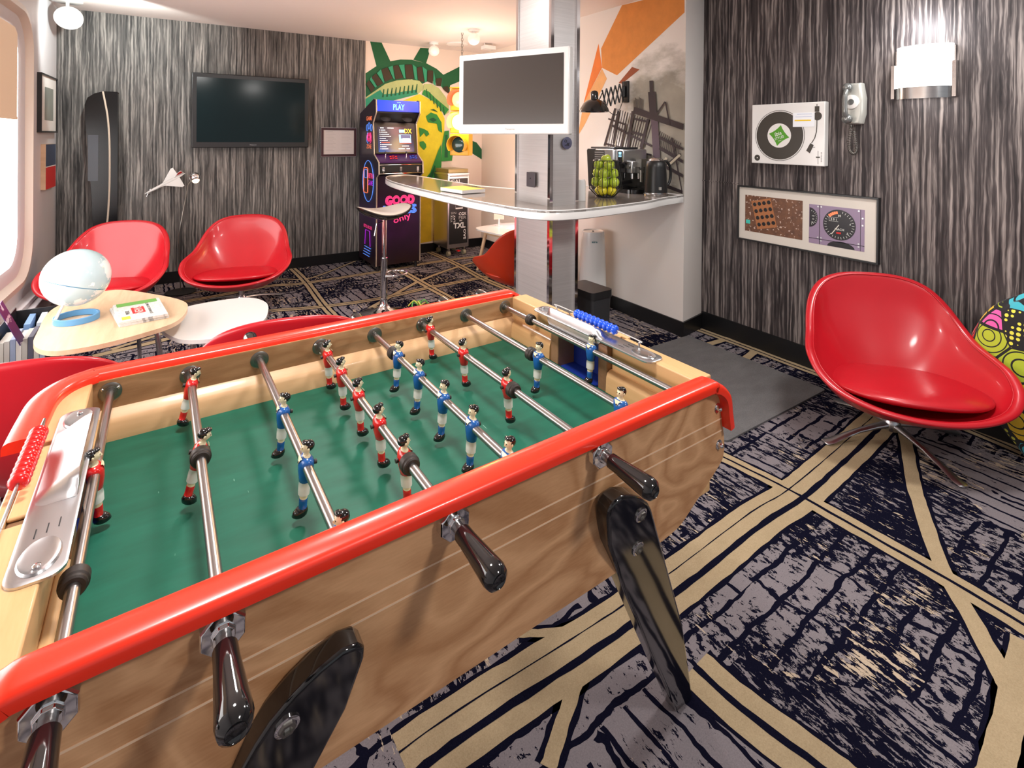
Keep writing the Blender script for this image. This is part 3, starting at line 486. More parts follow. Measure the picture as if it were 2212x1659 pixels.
# rods and players
def player(shirt):
    b=MB()
    L=[(-.086,.0100,.0085,.0050,3),(-.084,.0125,.0098,.0048,3),(-.078,.0125,.0100,.0030,3),(-.073,.0090,.0088,.001,3),(-.0725,.0068,.0080,0,0),(-.062,.0072,.0086,0,0),(-.0565,.0070,.0085,0,0),
       (-.056,.0064,.0082,0,1),(-.049,.0072,.0092,0,1),(-.0485,.0095,.0118,0,2),(-.036,.0098,.0122,0,2),(-.027,.0090,.0112,0,2),(-.0265,.0098,.0118,0,0),(-.018,.0112,.0128,0,0),(-.009,.0128,.0148,0,0),(.002,.0132,.0178,0,0),(.009,.0118,.0186,0,0),(.0135,.0085,.0160,0,0),(.0155,.0062,.0105,0,1),(.017,.0048,.0052,0,1),(.021,.0044,.0050,.0005,1),(.0225,.0058,.0062,.001,1),(.0255,.0085,.0076,.0012,1),(.030,.0094,.0082,.0008,1),(.0345,.0090,.0080,0,1),(.037,.0064,.0060,0,1)]
    n=14; rs=[[(cx+rx*math.cos(2*PI*k/n),ry*math.sin(2*PI*k/n),z) for k in range(n)] for z,rx,ry,cx,m in L]
    b.rings(rs,0,True,True,None,[l[4] for l in L[:-1]]+[1])
    # collar V of bare neck on the chest, hair cap, nose, ears, screw
    b.flat([(.0122,-.0060,.0125),(.0095,-.0090,.0150),(.0095,.0090,.0150),(.0122,.0060,.0125),(.0138,0,.0035)],1)
    b.sph((-.0022,0,.0318),(.0100,.0092,.0092),14,10,3); b.sph((.0045,0,.0385),(.0056,.0074,.0032),10,6,3)
    b.add([(.0098,-.0014,.0265),(.0098,.0014,.0265),(.0125,0,.0270),(.0095,0,.0330)],[(0,1,2),(1,3,2),(3,0,2)],1)
    for s in (-1,1): b.sph((-.0002,s*.0086,.0285),(.0020,.0014,.0030),6,5,1); b.cyl((.0088,s*.0032,.0305),(.0097,s*.0032,.0305),.0011,n=6,mi=3)
    b.cyl((.0130,0,.0072),(.0142,0,.0072),.0018,n=8,mi=4); b.cyl((-.0132,0,.001),(-.0178,0,.001),.0040,n=10,mi=4)
    return b.build('player_figure',[shirt,'skin_paint','shorts_white','hair_black','rubber'],None,smooth=70)
red=player('shirt_red'); blue=player('shirt_blue')
used=set()
RODS=[(0,'r',[-.488],[-.745]),(.15,'r',[-.222,-.518],[-.537]),(.3,'b',[-.461,-.660,-.862],[-.885+.02]),(.45,'r',[-.229,-.352,-.481,-.610,-.738],[-.760]),(.6,'b',[-.334,-.464,-.592,-.717,-.845],[-.306]),(.75,'r',[-.211,-.411,-.618],[-.643]),(.9,'b',[-.539,-.827],[-.510]),(1.05,'b',[-.577],[-.304])]
RL=['single red goalkeeper','two red players','three blue players','five red players','five blue players','three red players','two blue players','single blue goalkeeper']
for (u,c,vs,st_),_ in zip(RODS,RL):
    near=(c=='r'); a,d=(-.965,-.14) if near else (-.900,-.045)
    rod=MB().cyl((u,a,.84),(u,d,.84),.0082,n=18).build('rod','rod_steel',tb)
    rod['label']='steel rod carrying '+_; proto=red if c=='r' else blue
    for v in vs:
        f=proto if proto.name not in used else proto.copy()
        if proto.name not in used: used.add(proto.name)
        else: COL.objects.link(f)
        f.parent=rod; f.location=(u,v,.84); f.rotation_euler=(0,(R(-4) if u!=.15 else R(14)),0 if c=='r' else PI)
    for v in st_:
        T=Matrix.Translation((u,v,.84))@Matrix.Rotation(R(90),4,'X')
        MB(T).lathe([(.0084,-.011),(.0150,-.011),(.0168,-.009),(.0168,.003),(.0150,.005),(.0150,.009),(.0130,.011),(.0084,.011)],24).build('stopper','rubber',rod)
    # handle
    y0,dr=(-.948,-1) if near else (-.075,1)
    T=Matrix.Translation((u,y0,.84))@Matrix.Rotation(R(90)*(-dr),4,'X')
    MB(T).lathe([(.009,0),(.0130,.001),(.0135,.02),(.0172,.072),(.0180,.084),(.0160,.093),(.010,.098),(.009,.0965),(.001,.0965)],24).build('handle','black_gloss',rod,smooth=60)
    # fittings on the two side walls
    for v,sg in ((-.157,-1),(-.882,1)):
        T=Matrix.Translation((u,v,.84))@Matrix.Rotation(R(90)*(-sg),4,'X')
        MB(T).lathe([(.0215,0),(.0215,.0015),(.0185,.003),(.013,.003),(.0125,.006),(.0105,.006),(.0105,.009),(.0085,.009)],24).build('bearing_plate','dark_steel',rod)
        if near:
            b=MB(T)
            for k in range(3): t=2*PI*k/3+.5; b.sph((.0165*math.cos(t),.0165*math.sin(t),.0028),(.0032,.0032,.002),10,6)
            b.build('bearing_screw','chrome',rod)
    v,sg=((VN,-1) if near else (VF,1))
    T=Matrix.Translation((u,v,.84))@Matrix.Rotation(R(90)*(-sg),4,'X')@Matrix.Rotation(R(22.5),4,'Z')
    MB(T).lathe([(.0255,-.001),(.0255,.014),(.0235,.017),(.0130,.0172),(.0125,.022),(.0083,.022)],8).build('hex_bushing','chrome',rod,bevel=.0008,smooth=20)
# ================= armchairs =================
def armchair(name,loc,rz,label,leath='red_leather',cat='armchair',group='red leather swivel armchairs',fa=45,fs=1):
    e=empty(name,loc,rz,label,cat,group)
    half=[(0,.300,.708),(.145,.294,.700),(.255,.266,.665),(.322,.215,.598),(.356,.145,.525),(.380,.060,.463),(.408,-.030,.432),(.422,-.110,.408),(.405,-.200,.360),(.335,-.275,.312),(.225,-.322,.283),(.105,-.343,.268)]
    half=[(x*.94,y,z) for x,y,z in half]
    loop=half+[(0,-.348,.264)]+[(-x,y,z) for x,y,z in half[:0:-1]]
    rim=spline(loop,3,True)
    n=len(rim); C=Vector((0,-.03,0)); rs=[]
    def ring(t,off,zc,p,q):
        r=[]
        for x,y,z in rim:
            d=Vector((x-C.x,y-C.y)); s=t**q; L=d.length; dd=d/L
            r.append((C.x+dd.x*(L*s+off),C.y+dd.y*(L*s+off),zc+(z-zc)*t**p))
        return r
    # outside from the underside up to the rim, over it and down the inside to the seat
    for t in (.05,.25,.45,.62,.76,.88,.96): rs.append(ring(t,.004,.180,2.4,.80))
    rs.append(ring(1,.006,.155,2,1)); sc_=lambda s,h:[(C.x+(x-C.x)*s,C.y+(y-C.y)*s,z+h) for x,y,z in rim]
    rs+=[sc_(1.012,.007),sc_(.998,.014),sc_(.965,.0165),sc_(.925,.010),sc_(.915,.002)]
    for t in (.90,.85,.76,.62,.46,.28,.06): rs.append(ring(t,-.018,.225,2.2,.90))
    MB().rings(rs,0,True,True).build('shell',leath,e,sub=1,smooth=180)
    pip=[(C.x+(x-C.x)*.918,C.y+(y-C.y)*.918,z+.0065) for x,y,z in rim]
    MB().tube(pip,.0032,6,closed=True).build('piping',leath,e,smooth=180)
    # seat cushion
    cu=[]
    for s,z in ((.02,-.024),(.7,-.026),(.93,-.018),(1,-.002),(.985,.010),(.93,.018),(.7,.028),(.35,.032),(.02,.033)):
        r=[]
        for k in range(44):
            t=2*PI*k/44; x=.315*s*math.copysign(abs(math.cos(t))**.85,math.cos(t)); y=.235*s*math.copysign(abs(math.sin(t))**.85,math.sin(t))
            r.append((x,y-.080,.302+z-.06*(y)))
        cu.append(r)
    c=MB().rings(cu,0,True,True).build('seat_cushion',leath,e,sub=1,smooth=180)
    # base
    MB(Matrix.Translation((0,.03,0))).lathe([(.022,.075),(.022,.170),(.075,.175),(.08,.190)],20).build('pedestal','steel',e)
    MB(Matrix.Translation((0,.03,0))).lathe([(.030,.045),(.036,.060),(.036,.085),(.026,.10)],20).build('hub','aluminium',e)
    for k in range(4):
        a=R(fa+90*k); P=[];
        Tm=Matrix.Rotation(a,4,'Z'); rs=[]
        for x,z,w,h in ((.015,.072,.020,.016),(.10,.064,.017,.012),(.20,.050,.015,.009),(.29,.030,.017,.008),(.36,.012,.023,.007),(.40,.0085,.024,.006),(.408,.0075,.015,.004)):
            rs.append([(x,w*math.cos(t)*1.0,z+h*math.sin(t)) for t in [2*PI*j/10 for j in range(10)]])
        MB(Matrix.Translation((0,.03,0))@Tm@Matrix.Scale(fs,4,(1,0,0))).rings(rs,0,True,True).build('foot','aluminium',e,smooth=60)
    return e
armchair('armchair',(2.805,1.07,0),R(-47),'red leather swivel armchair beside the grey right wall and the colourful bean bag',fa=22,fs=.86)
armchair('armchair',(.375,4.72,0),R(-16),'red leather swivel armchair under the wall television, facing the coffee tables')
armchair('armchair',(-.475,4.83,0),R(-16),'red leather swivel armchair in the far corner in front of the glossy black curved panel')
armchair('armchair',(.37,2.38,0),R(171),'red leather armchair seen from behind, between the white coffee table and the foosball table')
armchair('armchair',(-.44,2.40,0),R(176),'red leather armchair seen from behind, by the window at the left edge of the photo')
# ================= coffee tables =================
def pebble(P,cx,cy): return [(x-cx,y-cy) for x,y in [(p[0],p[1]) for p in spline([(x,y,0) for x,y in P],6,True)]]
e=empty('coffee_table',(-.30,3.47,0),0,'oval coffee table with a pale oak top carrying the globe lamp and newspapers','coffee table')
P=pebble([(-.583,3.13),(-.608,3.34),(-.621,3.69),(-.54,3.88),(-.368,3.985),(-.145,3.735),(-.015,3.523),(.007,3.36),(-.043,3.15),(-.19,3.04),(-.357,2.981),(-.50,3.00)],-.30,3.47)
MB().prism(P,.428,.450,'z').build('table_top','oak_top',e,bevel=.006)
for x,y in ((-.17,-.33),(.17,-.22),(.05,.38)):
    MB().cyl((x,y,.43),(x*1.25,y*1.12,.002),.014,.010,n=14).build('leg','steel',e)
e=empty('coffee_table',(.16,3.42,0),0,'lower oval coffee table with a glossy white top, partly under the oak one','coffee table')
P=pebble([(-.13,3.446),(-.08,3.62),(.02,3.725),(.195,3.755),(.345,3.725),(.425,3.57),(.415,3.373),(.36,3.20),(.22,3.09),(.078,3.074),(-.043,3.17)],.16,3.42)
MB().prism(P,.338,.358,'z').build('table_top','white_gloss',e,bevel=.006)
for x,y in ((-.12,-.18),(.16,-.15),(.05,.25)):
    MB().cyl((x,y,.34),(x*1.25,y*1.15,.002),.014,.010,n=14).build('leg','steel',e)
# globe lamp
e=empty('globe_lamp',(-.475,3.43,.4505),0,'white and pale blue lit globe on a sky blue ring stand on the oak table','globe lamp')
mat('ring_blue',(.11,.32,.58),.4)
t0=[]
b=MB()
for k in range(48):
    a=2*PI*k/48; t0.append((math.cos(a),math.sin(a)))
b.rings([[(x*r,y*r,z) for x,y in t0] for r,z in ((.094,.0005),(.094,.030),(.083,.030),(.083,.0005),(.094,.0005))],0,True,False)
b.build('ring_base','ring_blue',e,bevel=.002)
gm=mat('globe_glass',(.80,.88,.90),.15,emit=(.85,.95,1),es=.05,coat=.5)
t=NT(gm); v=t.coord(); n=t.noise(t.map(v,loc=(1.32,.4,2.1)),5.2,5,.6); ld=t.mth('GREATER_THAN',n,.535)
X,Y,Z=t.xyz(v)
cc=t.mix(ld,(.50,.66,.70),(.92,.92,.90)); tl=t.mth('MULTIPLY_ADD',X,.35,t.mth('MULTIPLY_ADD',Y,.12,Z))
eq=t.mth('LESS_THAN',t.mth('ABSOLUTE',t.mth('SUBTRACT',tl,.175)),.0022); cc=t.mix(eq,cc,(.05,.22,.38)); t.col(cc)
sc=t.mix(ld,(.45,.72,.80),(1,1,.98)); t.l(t.mix(eq,sc,(.02,.1,.2)),t.b.inputs['Emission Color'])
gz=.200
MB().sph((-.015,.10,gz),.1480,40,28).build('globe','globe_glass',e,smooth=180)
MB().cyl((-.080,-.040,.02),(-.055,.045,.09),.007,.006,n=12).build('stem','white_gloss',e)
# newspapers
def paper_art(b,w,d,z):
    b.box((-w/2,-d/2,z),(w/2,d/2,z+.0005),0)
nm=mat('newsprint',(.66,.65,.62),.8); t=NT(nm); t.col(t.mix(t.mth('GREATER_THAN',t.noise(t.map(t.coord(),(60,260,1)),1,2),.58),(.70,.69,.66),(.36,.36,.36)))
mat('ink_red',(.60,.03,.03),.7); mat('ink_black',(.03,.03,.03),.7); mat('ink_yellow',(.85,.6,.06),.7); mat('ink_green',(.15,.4,.08),.7); mat('ink_blue',(.05,.15,.4),.7)
for k in range(2):
    e=empty('newspaper',(-.213+.004*k,3.385-.003*k,.4505+.0135*k),R(12-3*k),['folded newspaper at the bottom of the pile on the oak table','folded newspaper with a red headline box, on top of the pile on the oak table'][k],'newspaper','newspapers on the oak coffee table')
    b=MB()
    for q in range(4): b.box((-.105+.001*q,-.175,.0032*q),(.105,.175-.002*q,.0032*q+.0028))
    b.build('folded_sheets','newsprint',e,bevel=.001)
    if k:
        T=Matrix.Rotation(R(90),4,'Z')
        MB(T).box((-.07,-.02,.0130),(.045,.035,.0134)).build('headline_box','ink_red',e)
        b=MB(T); b.text('NEWS',(-.012,.006,.0137),.036,0); b.build('headline','shorts_white',e)
        b=MB(T); b.text('JOURNAL DU MATIN',(0,-.042,.0133),.016,0,width=.24); b.build('masthead','ink_black',e)
        b=MB(T); b.text('PRESSE',(-.03,.055,.0133),.016,0); b.build('column_title','ink_black',e)
        MB(T).box((.10,-.09,.013),(.165,.09,.0134)).build('photo','ink_green',e); MB(T).box((-.15,.05,.013),(-.10,.085,.0134)).build('picture','ink_yellow',e)
# magazines and brochures by the window wall
e=empty('brochure_rack',(-.74,3.87,0),R(2),'low rack of brochures and magazines standing against the window wall','magazine rack')
b=MB()
b.box((-.12,-.17,.001),(.12,.35,.012)).box((-.12,-.17,.012),(-.112,.35,.36)).box((.112,-.17,.012),(.12,.35,.20)).box((-.12,.342,.012),(.12,.35,.34)).box((-.12,.085,.012),(.12,.093,.24)); b.build('rack_body','black_satin',e,bevel=.002)
cols=[(.60,.58,.52),(.52,.50,.46),(.30,.36,.50),(.66,.64,.60),(.46,.44,.40),(.10,.10,.14),(.62,.60,.55),(.35,.45,.60)]
lab=['grey-white brochure','cream brochure','slate blue brochure','pale grey brochure','beige brochure','dark navy brochure','off-white brochure','light blue brochure']
for k in range(8):
    m=mat('brochure_%d'%k,cols[k],.6)
    o=MB().box((-.0108,-.095,0),(.0108,.095,.290+.006*(k%3))).build('brochure',m.name,None,bevel=.001); o.location=(-.826+.0235*k,3.87-.06,.0135); o.rotation_euler=(0,0,R(2))
    tag(o,lab[k]+' standing upright in the front of the low rack','brochure','brochures in the window rack')
for k in range(3):
    m=mat('brochure_b%d'%k,[(.20,.35,.62),(.55,.60,.68),(.15,.2,.4)][k],.5)
    o=MB().box((-.014,-.11,0),(.014,.11,.30)).build('magazine',m.name,None,bevel=.001); o.location=(-.80+.055*k,4.09,.0135); o.rotation_euler=(0,R(4),R(4))
    tag(o,['bright blue magazine in the back of the rack','pale blue magazine in the middle of the rack back','dark blue magazine in the rack beside the oak table'][k],'magazine','magazines in the window rack')
pm=mat('leaflet_purple',(.14,.05,.16),.35); t=NT(pm); v=t.coord(); t.col(t.mix(t.mth('GREATER_THAN',t.noise(v,14,3,.6),.60),t.mix(t.noise(v,6,2),(.16,.04,.14),(.03,.05,.20)),(.75,.65,.80)))
lf=empty('leaflet',(-.735,3.70,.300),0,'purple leaflet leaning diagonally out of the brochure rack','leaflet')
MB(Matrix.Rotation(R(-20),4,'Y')@Matrix.Rotation(R(8),4,'X')).box((-.0015,-.05,.002),(.0015,.05,.24)).build('sheet','leaflet_purple',lf)
# ================= left and back wall things =================
def frame(name,label,cat,loc,rot,w,h,fw,fmat,d=.02,art=None,inner='white_matte'):
    e=empty(name,loc,0,label,cat); e.rotation_euler=rot   # local: x right, z up, -y towards viewer
    b=MB(); b.box((-w/2,-d,-h/2),(w/2,0,-h/2+fw)).box((-w/2,-d,h/2-fw),(w/2,0,h/2)).box((-w/2,-d,-h/2+fw),(-w/2+fw,0,h/2-fw)).box((w/2-fw,-d,-h/2+fw),(w/2,0,h/2-fw)); b.build('frame',fmat,e,bevel=.001)
    MB().box((-w/2+fw,-d*.6,-h/2+fw),(w/2-fw,-d*.3,h/2-fw)).build('mount',inner,e)
    return e,-d*.6
mat('photo_grey',(.2,.24,.22),.4); NT(MT['photo_grey']); 
t=NT(MT['photo_grey']); v=t.coord(); t.col(t.mix(t.noise(t.map(v,(6,6,3)),1,3),(.06,.08,.075),(.45,.47,.42)))
e,y=frame('framed_photo','black framed misty grey photo on the white wall beside the window','framed picture',(XL,5.465,1.645),(0,0,R(90)),.575,.455,.012,'black_satin',.028)
MB().box((-.13,y-.001,-.13),(.17,y,.13)).build('photo','photo_grey',e)
e,y=frame('canvas_print','small canvas print, blue above and red below, under the black framed photo','picture',(XL,5.485,1.148),(0,0,R(90)),.355,.355,.002,'oak_top',.03,inner='ink_blue')
MB().box((-.175,-.0305,-.175),(.175,-.03,.0)).build('red_part','ink_red',e); MB().box((-.175,-.0305,.0),(.175,-.03,.175)).build('blue_part',mat('slate_blue',(.06,.09,.16),.5).name,e); MB().box((-.175,-.031,-.004),(.175,-.0305,.004)).build('white_line','white_matte',e)
# ceiling spot in the corner
e=empty('ceiling_spotlight',(-.83,5.50,CE),0,'white disc spotlight on the ceiling in the far left corner','spotlight')
MB().lathe([(.10,0),(.10,-.012),(.09,-.016)],28).build('ceiling_plate','white_gloss',e)
MB().cyl((0,0,-.01),(0,0,-.10),.012).build('arm','white_gloss',e)
T=Matrix.Translation((0.01,0,-.135))@Matrix.Rotation(R(-62),4,'X')@Matrix.Rotation(R(0),4,'Y')
MB(T).lathe([(.04,.03),(.085,.028),(.094,.0),(.094,-.03),(.088,-.034)],32).build('head','white_gloss',e)
MB(T).lathe([(.087,-.033),(.001,-.035)],32).build('lens',mat('spot_lens',(1,.95,.93),.4,emit=(1,.93,.9),es=.3).name,e)
lamp('SPOT','corner_spot_beam',(-.45,4.95,CE-.16),42,(.93,1,.96),.04,rot=(R(84),0,R(8)),spot=118,blend=.35)
# black curved panel
e=empty('surfboard_panel',(-.62,YB-.02,0),0,'tall glossy black curved panel with a pale edge line leaning on the striped wallpaper','panel')
e.name='curved_panel'
lp_=[(-.085,1.80),(-.03,1.785),(-.10,1.765),(-.125,1.70),(-.118,1.60)]
prof=[(.10,1.785),(.0,1.785),(-.06,1.765),(-.11,1.725),(-.130,1.66),(-.128,1.58),(-.115,1.40),(-.095,1.10),(-.078,.85),(-.072,.6),(-.07,.30),(-.07,.02),(.10,.02)]
mat('panel_black_gloss',(.006,.006,.007),.22,spec=.3)
MB().prism(prof,-.10,-.0,'y').build('panel_body','panel_black_gloss',e,bevel=.02,seg=4)
ed=[(-.005,1.783),(.012,1.68),(.030,1.55),(.042,1.35),(.045,1.1),(.043,.9),(.035,.7),(.028,.62)]
MB().tube([(x,-.102,z) for x,z in spline([(a,b_,0) for a,b_ in ed],4) for x,z in ((x,z),)] if False else [(p[0],-.102,p[1]) for p in spline([(a,b_,0) for a,b_ in ed],4)],.0075,6).build('edge_line',mat('edge_cream',(.62,.52,.42),.4).name,e)
MB().box((-.105,-.1025,1.0),(-.035,-.1008,1.40)).build('dark_window',mat('dark_art',(.03,.035,.05),.3).name,e)  # flat blue-black rectangle, paler than the panel
# model aeroplane on the wall and chrome ball lamp
e=empty('model_aeroplane',(-.16,YB-.10,.96),0,'white delta-winged model aeroplane with a red and blue tail, mounted on the wallpaper','model aeroplane')
T=Matrix.Rotation(R(-30),4,'Y')@Matrix.Rotation(R(55),4,'X')
MB(T).rings([[(x,r*math.cos(a),r*math.sin(a)) for a in [2*PI*k/12 for k in range(12)]] for x,r in ((-.19,.001),(-.16,.008),(-.10,.013),(.05,.014),(.13,.011),(.17,.002))]).build('fuselage','white_gloss',e,smooth=60)
MB(T).prism([(-.10,0),(-.02,.02),(.02,.055),(.09,.115),(.11,.115),(.115,0),(.11,-.115),(.09,-.115),(.02,-.055),(-.02,-.02)],-.004,.001).build('wing','white_gloss',e)
MB(T).prism([(.07,.008),(.13,.07),(.155,.07),(.165,.008)],-.002,.002,'y').build('tail_fin','white_gloss',e)
MB(T).prism([(.10,.035),(.13,.068),(.153,.068),(.158,.035)],-.0028,.0028,'y').build('tail_stripe','ink_red',e)
b=MB(T); 
for s in (-1,1): b.box((.03,s*.055-.013,-.018),(.10,s*.055+.013,-.003))
b.build('engine','black_satin',e)
MB().cyl((-.13,.02,-.10),(-.10,.10,-.04),.005).cyl((-.15,.0,-.12),(-.12,.0,-.05),.004).build('bracket','chrome',e)
e=empty('floor_lamp',(-.04,5.45,0),0,'slim floor lamp with a chrome ball head on a thin leaning stem, behind the armchairs','floor lamp')
MB().lathe([(.12,.0015),(.12,.012),(.02,.02)],28).build('base','black_satin',e)
MB().tube([(0,0,.015),(-.02,.03,.5),(.05,.10,.95),(.075,.14,.99)],[.004,.004,.003,.003],8).build('stem','dark_steel',e)
MB().sph((.105,.155,1.015),.046,24,18).build('ball_head','chrome',e,smooth=180)
MB().sph((.110,.140,.992),.032,18,12).build('bulb',mat('warm_bulb',(1,.8,.6),.5,emit=(1,.75,.5),es=2).name,e)
# television on the back wall
def tv(e,w,h,bz,bb,scr,body,d=.05):
    MB().box((-w/2,-d,-h/2),(w/2,0,h/2)).build('casing',body,e,bevel=.008,seg=3)
    MB().box((-w/2+bz,-d-.002,-h/2+bb),(w/2-bz,-d+.004,h/2-bz)).build('screen',scr,e)
    b=MB(); b.text('Panasonic',(0,-d-.001,-h/2+bb*.52),bb*.20,0,rot=(R(90),0,0)); b.build('maker_lettering','steel' if body!='white_gloss' else 'dark_steel',e)
e=empty('television',(.562,YB-.045,1.645),0,'large black flat television on the striped grey wallpaper','television')
tv(e,1.055,.72,.042,.055,'screen_teal','black_satin',.06)
MB().box((-.2,0,-.2),(.2,.0435,.2)).build('wall_bracket','black_matte',e)
e,y=frame('framed_notice','small dark-framed notice sheet on the striped wallpaper beside the arcade machine','framed notice',(1.423,YB,1.34),(0,0,0),.385,.322,.028,'notice_frame' if 'notice_frame' in MT else mat('notice_frame',(.05,.015,.02),.4).name,.02,inner=mat('notice_paper',(.66,.58,.54),.5).name)
b=MB()
for k in range(14):
    for sx in (-1,1): b.box((sx*.085-.055,y-.0006,.115-k*.016),(sx*.085+.02+.03*((k*7)%3)/2,y,.117-k*.016))
b.build('print',mat('print_grey',(.42,.37,.35),.6).name,e)
b=MB(); 
for a,c in (((-.193,-.021,-.161),(.193,-.019,-.158)),((-.193,-.021,.158),(.193,-.019,.161)),((-.193,-.021,-.161),(-.190,-.019,.161)),((.190,-.021,-.161),(.193,-.019,.161))): b.box(a,c)
b.build('silver_edge','aluminium',e)
# ================= arcade machine =================
e=empty('arcade_machine',(1.655,5.22,0),R(2),'upright arcade machine with neon artwork and a lit blue PLAY marquee','arcade machine')
AW=.505
mat('art_purple',(.05,.012,.09),.35); mat('neon_pink',(1,.06,.26),.4,emit=(1,.05,.25),es=.55); mat('neon_blue',(.12,.30,1),.4,emit=(.1,.3,1),es=.5); mat('neon_orange',(1,.25,.10),.4,emit=(1,.2,.08),es=.4); mat('neon_violet',(.45,.03,.75),.4,emit=(.4,.02,.7),es=.35)  # inks of printed artwork; their glow is put into the material
am=mat('arcade_art',(.02,.008,.03),.3); t=NT(am); X,Y,Z=t.xyz(t.coord())
t.col(t.mix(t.noise(t.comb(X,Y,Z),7,2),(.012,.006,.018),t.ramp(Z,[(.1,(.03,.012,.008)),(.45,(.05,.01,.07)),(.62,(.05,.012,.10)),(.8,(.012,.006,.02))])))
# side profile (depth y, height z): front is y=0
sp=[(.56,.06),(.56,1.66),(.12,1.80),(.06,1.79),(.055,1.66),(.15,1.55),(.135,1.45),(.11,1.22),(-.03,1.14),(-.04,1.02),(.03,.98),(.03,.06)]
for x in (0,AW-.018):
    s=MB().prism(sp,x,x+.018,'x').build('side_panel','arcade_art' ,e)
    tr=[(p[0]-.002,p[1]) for p in sp[2:]]
    MB().tube([(x+.009,a-.003,c) for a,c in tr],.0075,6).build('edge_trim',mat('trim_gold',(.72,.60,.48),.25,.6).name,s)
b=MB(); b.box((.018,.03,.06),(AW-.018,.06,1.0)); b.box((.018,.5,.06),(AW-.018,.55,1.66)); b.box((.018,.06,.06),(AW-.018,.5,.08)); b.prism([(.10,1.24),(.50,1.24),(.50,1.56),(.18,1.56)],.018,AW-.018,'x'); b.build('front_panel','arcade_art',e)
b=MB(); b.prism([(-.025,1.035),(-.02,1.02),(.04,1.0),(.06,1.16),(-.015,1.125)],.018,AW-.018,'x'); b.build('coin_panel','black_satin',e)
for x in (.06,.25,.44): MB().box((x-.012,-.030,1.045),(x+.012,-.020,1.09)).cyl((x,-.026,1.035),(x,-.032,1.035),.006).build('coin_switch','chrome',e)
MB().tube([(.018,-.028,1.112),(AW-.018,-.028,1.112)],.003,6).tube([(.018,-.028,1.022),(AW-.018,-.028,1.022)],.003,6).build('trim_line','chrome',e)
MB().prism([(-.02,1.13),(.115,1.205),(.115,1.222),(-.024,1.148)],.018,AW-.018,'x').build('control_panel','art_purple',e)
def onp(y): return 1.150+(y+.02)*.545
for x,c in ((.10,'y'),(.33,'y')):
    o=MB().cyl((x,.03,onp(.03)),(x,.02,onp(.03)+.055),.004).build('joystick_shaft','chrome',e); MB().sph((x,.018,onp(.03)+.062),.013).build('joystick_ball','black_gloss',o)
for x0,m in ((.16,'bead_red'),(.385,'bead_blue')):
    for r in range(2):
        for k in range(3):
            x=x0+k*.030+.008*r; y=.025+.034*r+(.006 if k==1 else 0)
            MB().lathe([(.0125,0),(.0125,.006),(.009,.009)],14,T=Matrix.Translation((x,y,onp(y)))).build('button',m,e)
MB().box((.24,.0,onp(0)-.004),(.31,.09,onp(0)+.02)).build('console_stripe','neon_pink',e) if False else None
# screen area, tilted bezel
T=Matrix.Translation((AW/2,.125,1.385))@Matrix.Rotation(R(-12),4,'X')
MB(T).box((-AW/2+.02,0,-.16),(AW/2-.02,.01,.17)).build('bezel','black_satin',e)
scm=mat('arcade_screen',(.02,.02,.04),.2,emit=(.1,.1,.2),es=1); t=NT(scm); X,Y,Z=t.xyz(t.coord())
g=t.ramp(t.mth('ADD',t.mth('MULTIPLY',Z,2.2),t.mth('MULTIPLY_ADD',X,.25,-2.62)),[(.0,(.02,.22,.75)),(.25,(.03,.05,.18)),(.55,(.02,.015,.03)),(1,(.05,.02,.02))]); t.l(g,t.b.inputs['Emission Color'])
so=MB(T).box((-.20,-.004,-.145),(.20,.0,.13)).build('screen','arcade_screen',e)
wt=mat('screen_white',(1,1,1),.5,emit=(.9,.9,.95),es=1.1).name; ye=mat('screen_yellow',(1,.8,.05),.5,emit=(1,.75,.02),es=1.3).name; cy_=mat('screen_cyan',(.3,.7,1),.5,emit=(.25,.6,1),es=1.0).name; rd=mat('screen_red',(1,.1,.05),.5,emit=(1,.12,.06),es=.8).name
b=MB(T)
for k in range(10):
    z=.092-k*.0225; c=3 if k==6 else 0
    b.box((-.18,-.0055,z-.004),(-.172,-.0045,z+.004),0); b.box((-.165,-.0055,z-.0035),(-.165+.05+.02*((k*5)%4),-.0045,z+.0028),c)
b.box((-.17,-.0055,.112),(-.13,-.0045,.119),0).box((-.09,-.0055,.112),(-.02,-.0045,.119),0)
b.build('game_list',[wt,ye,cy_,rd],so,fix=False); b=MB(T); b.box((.04,-.0055,.066),(.10,-.0045,.10),2); b.text('DX',(.143,-.0056,.085),.05,1,rot=(R(90),0,0),width=.085)
b.box((.035,-.005,-.045),(.17,-.0045,.045),2).box((.055,-.0055,.0),(.165,-.005,.04),4).box((.075,-.006,-.035),(.155,-.0055,.005),0).box((.035,-.006,-.052),(.17,-.0055,-.046),3)
b.box((.06,-.0055,-.085),(.14,-.0045,-.078),0).box((.02,-.0055,-.115),(.09,-.0045,-.108),0).box((.11,-.0055,-.115),(.15,-.0045,-.108),0)
b.build('game_preview',[wt,ye,cy_,rd,mat('screen_dim',(.1,.1,.2),.5,emit=(.12,.15,.35),es=.6).name],so,fix=False)
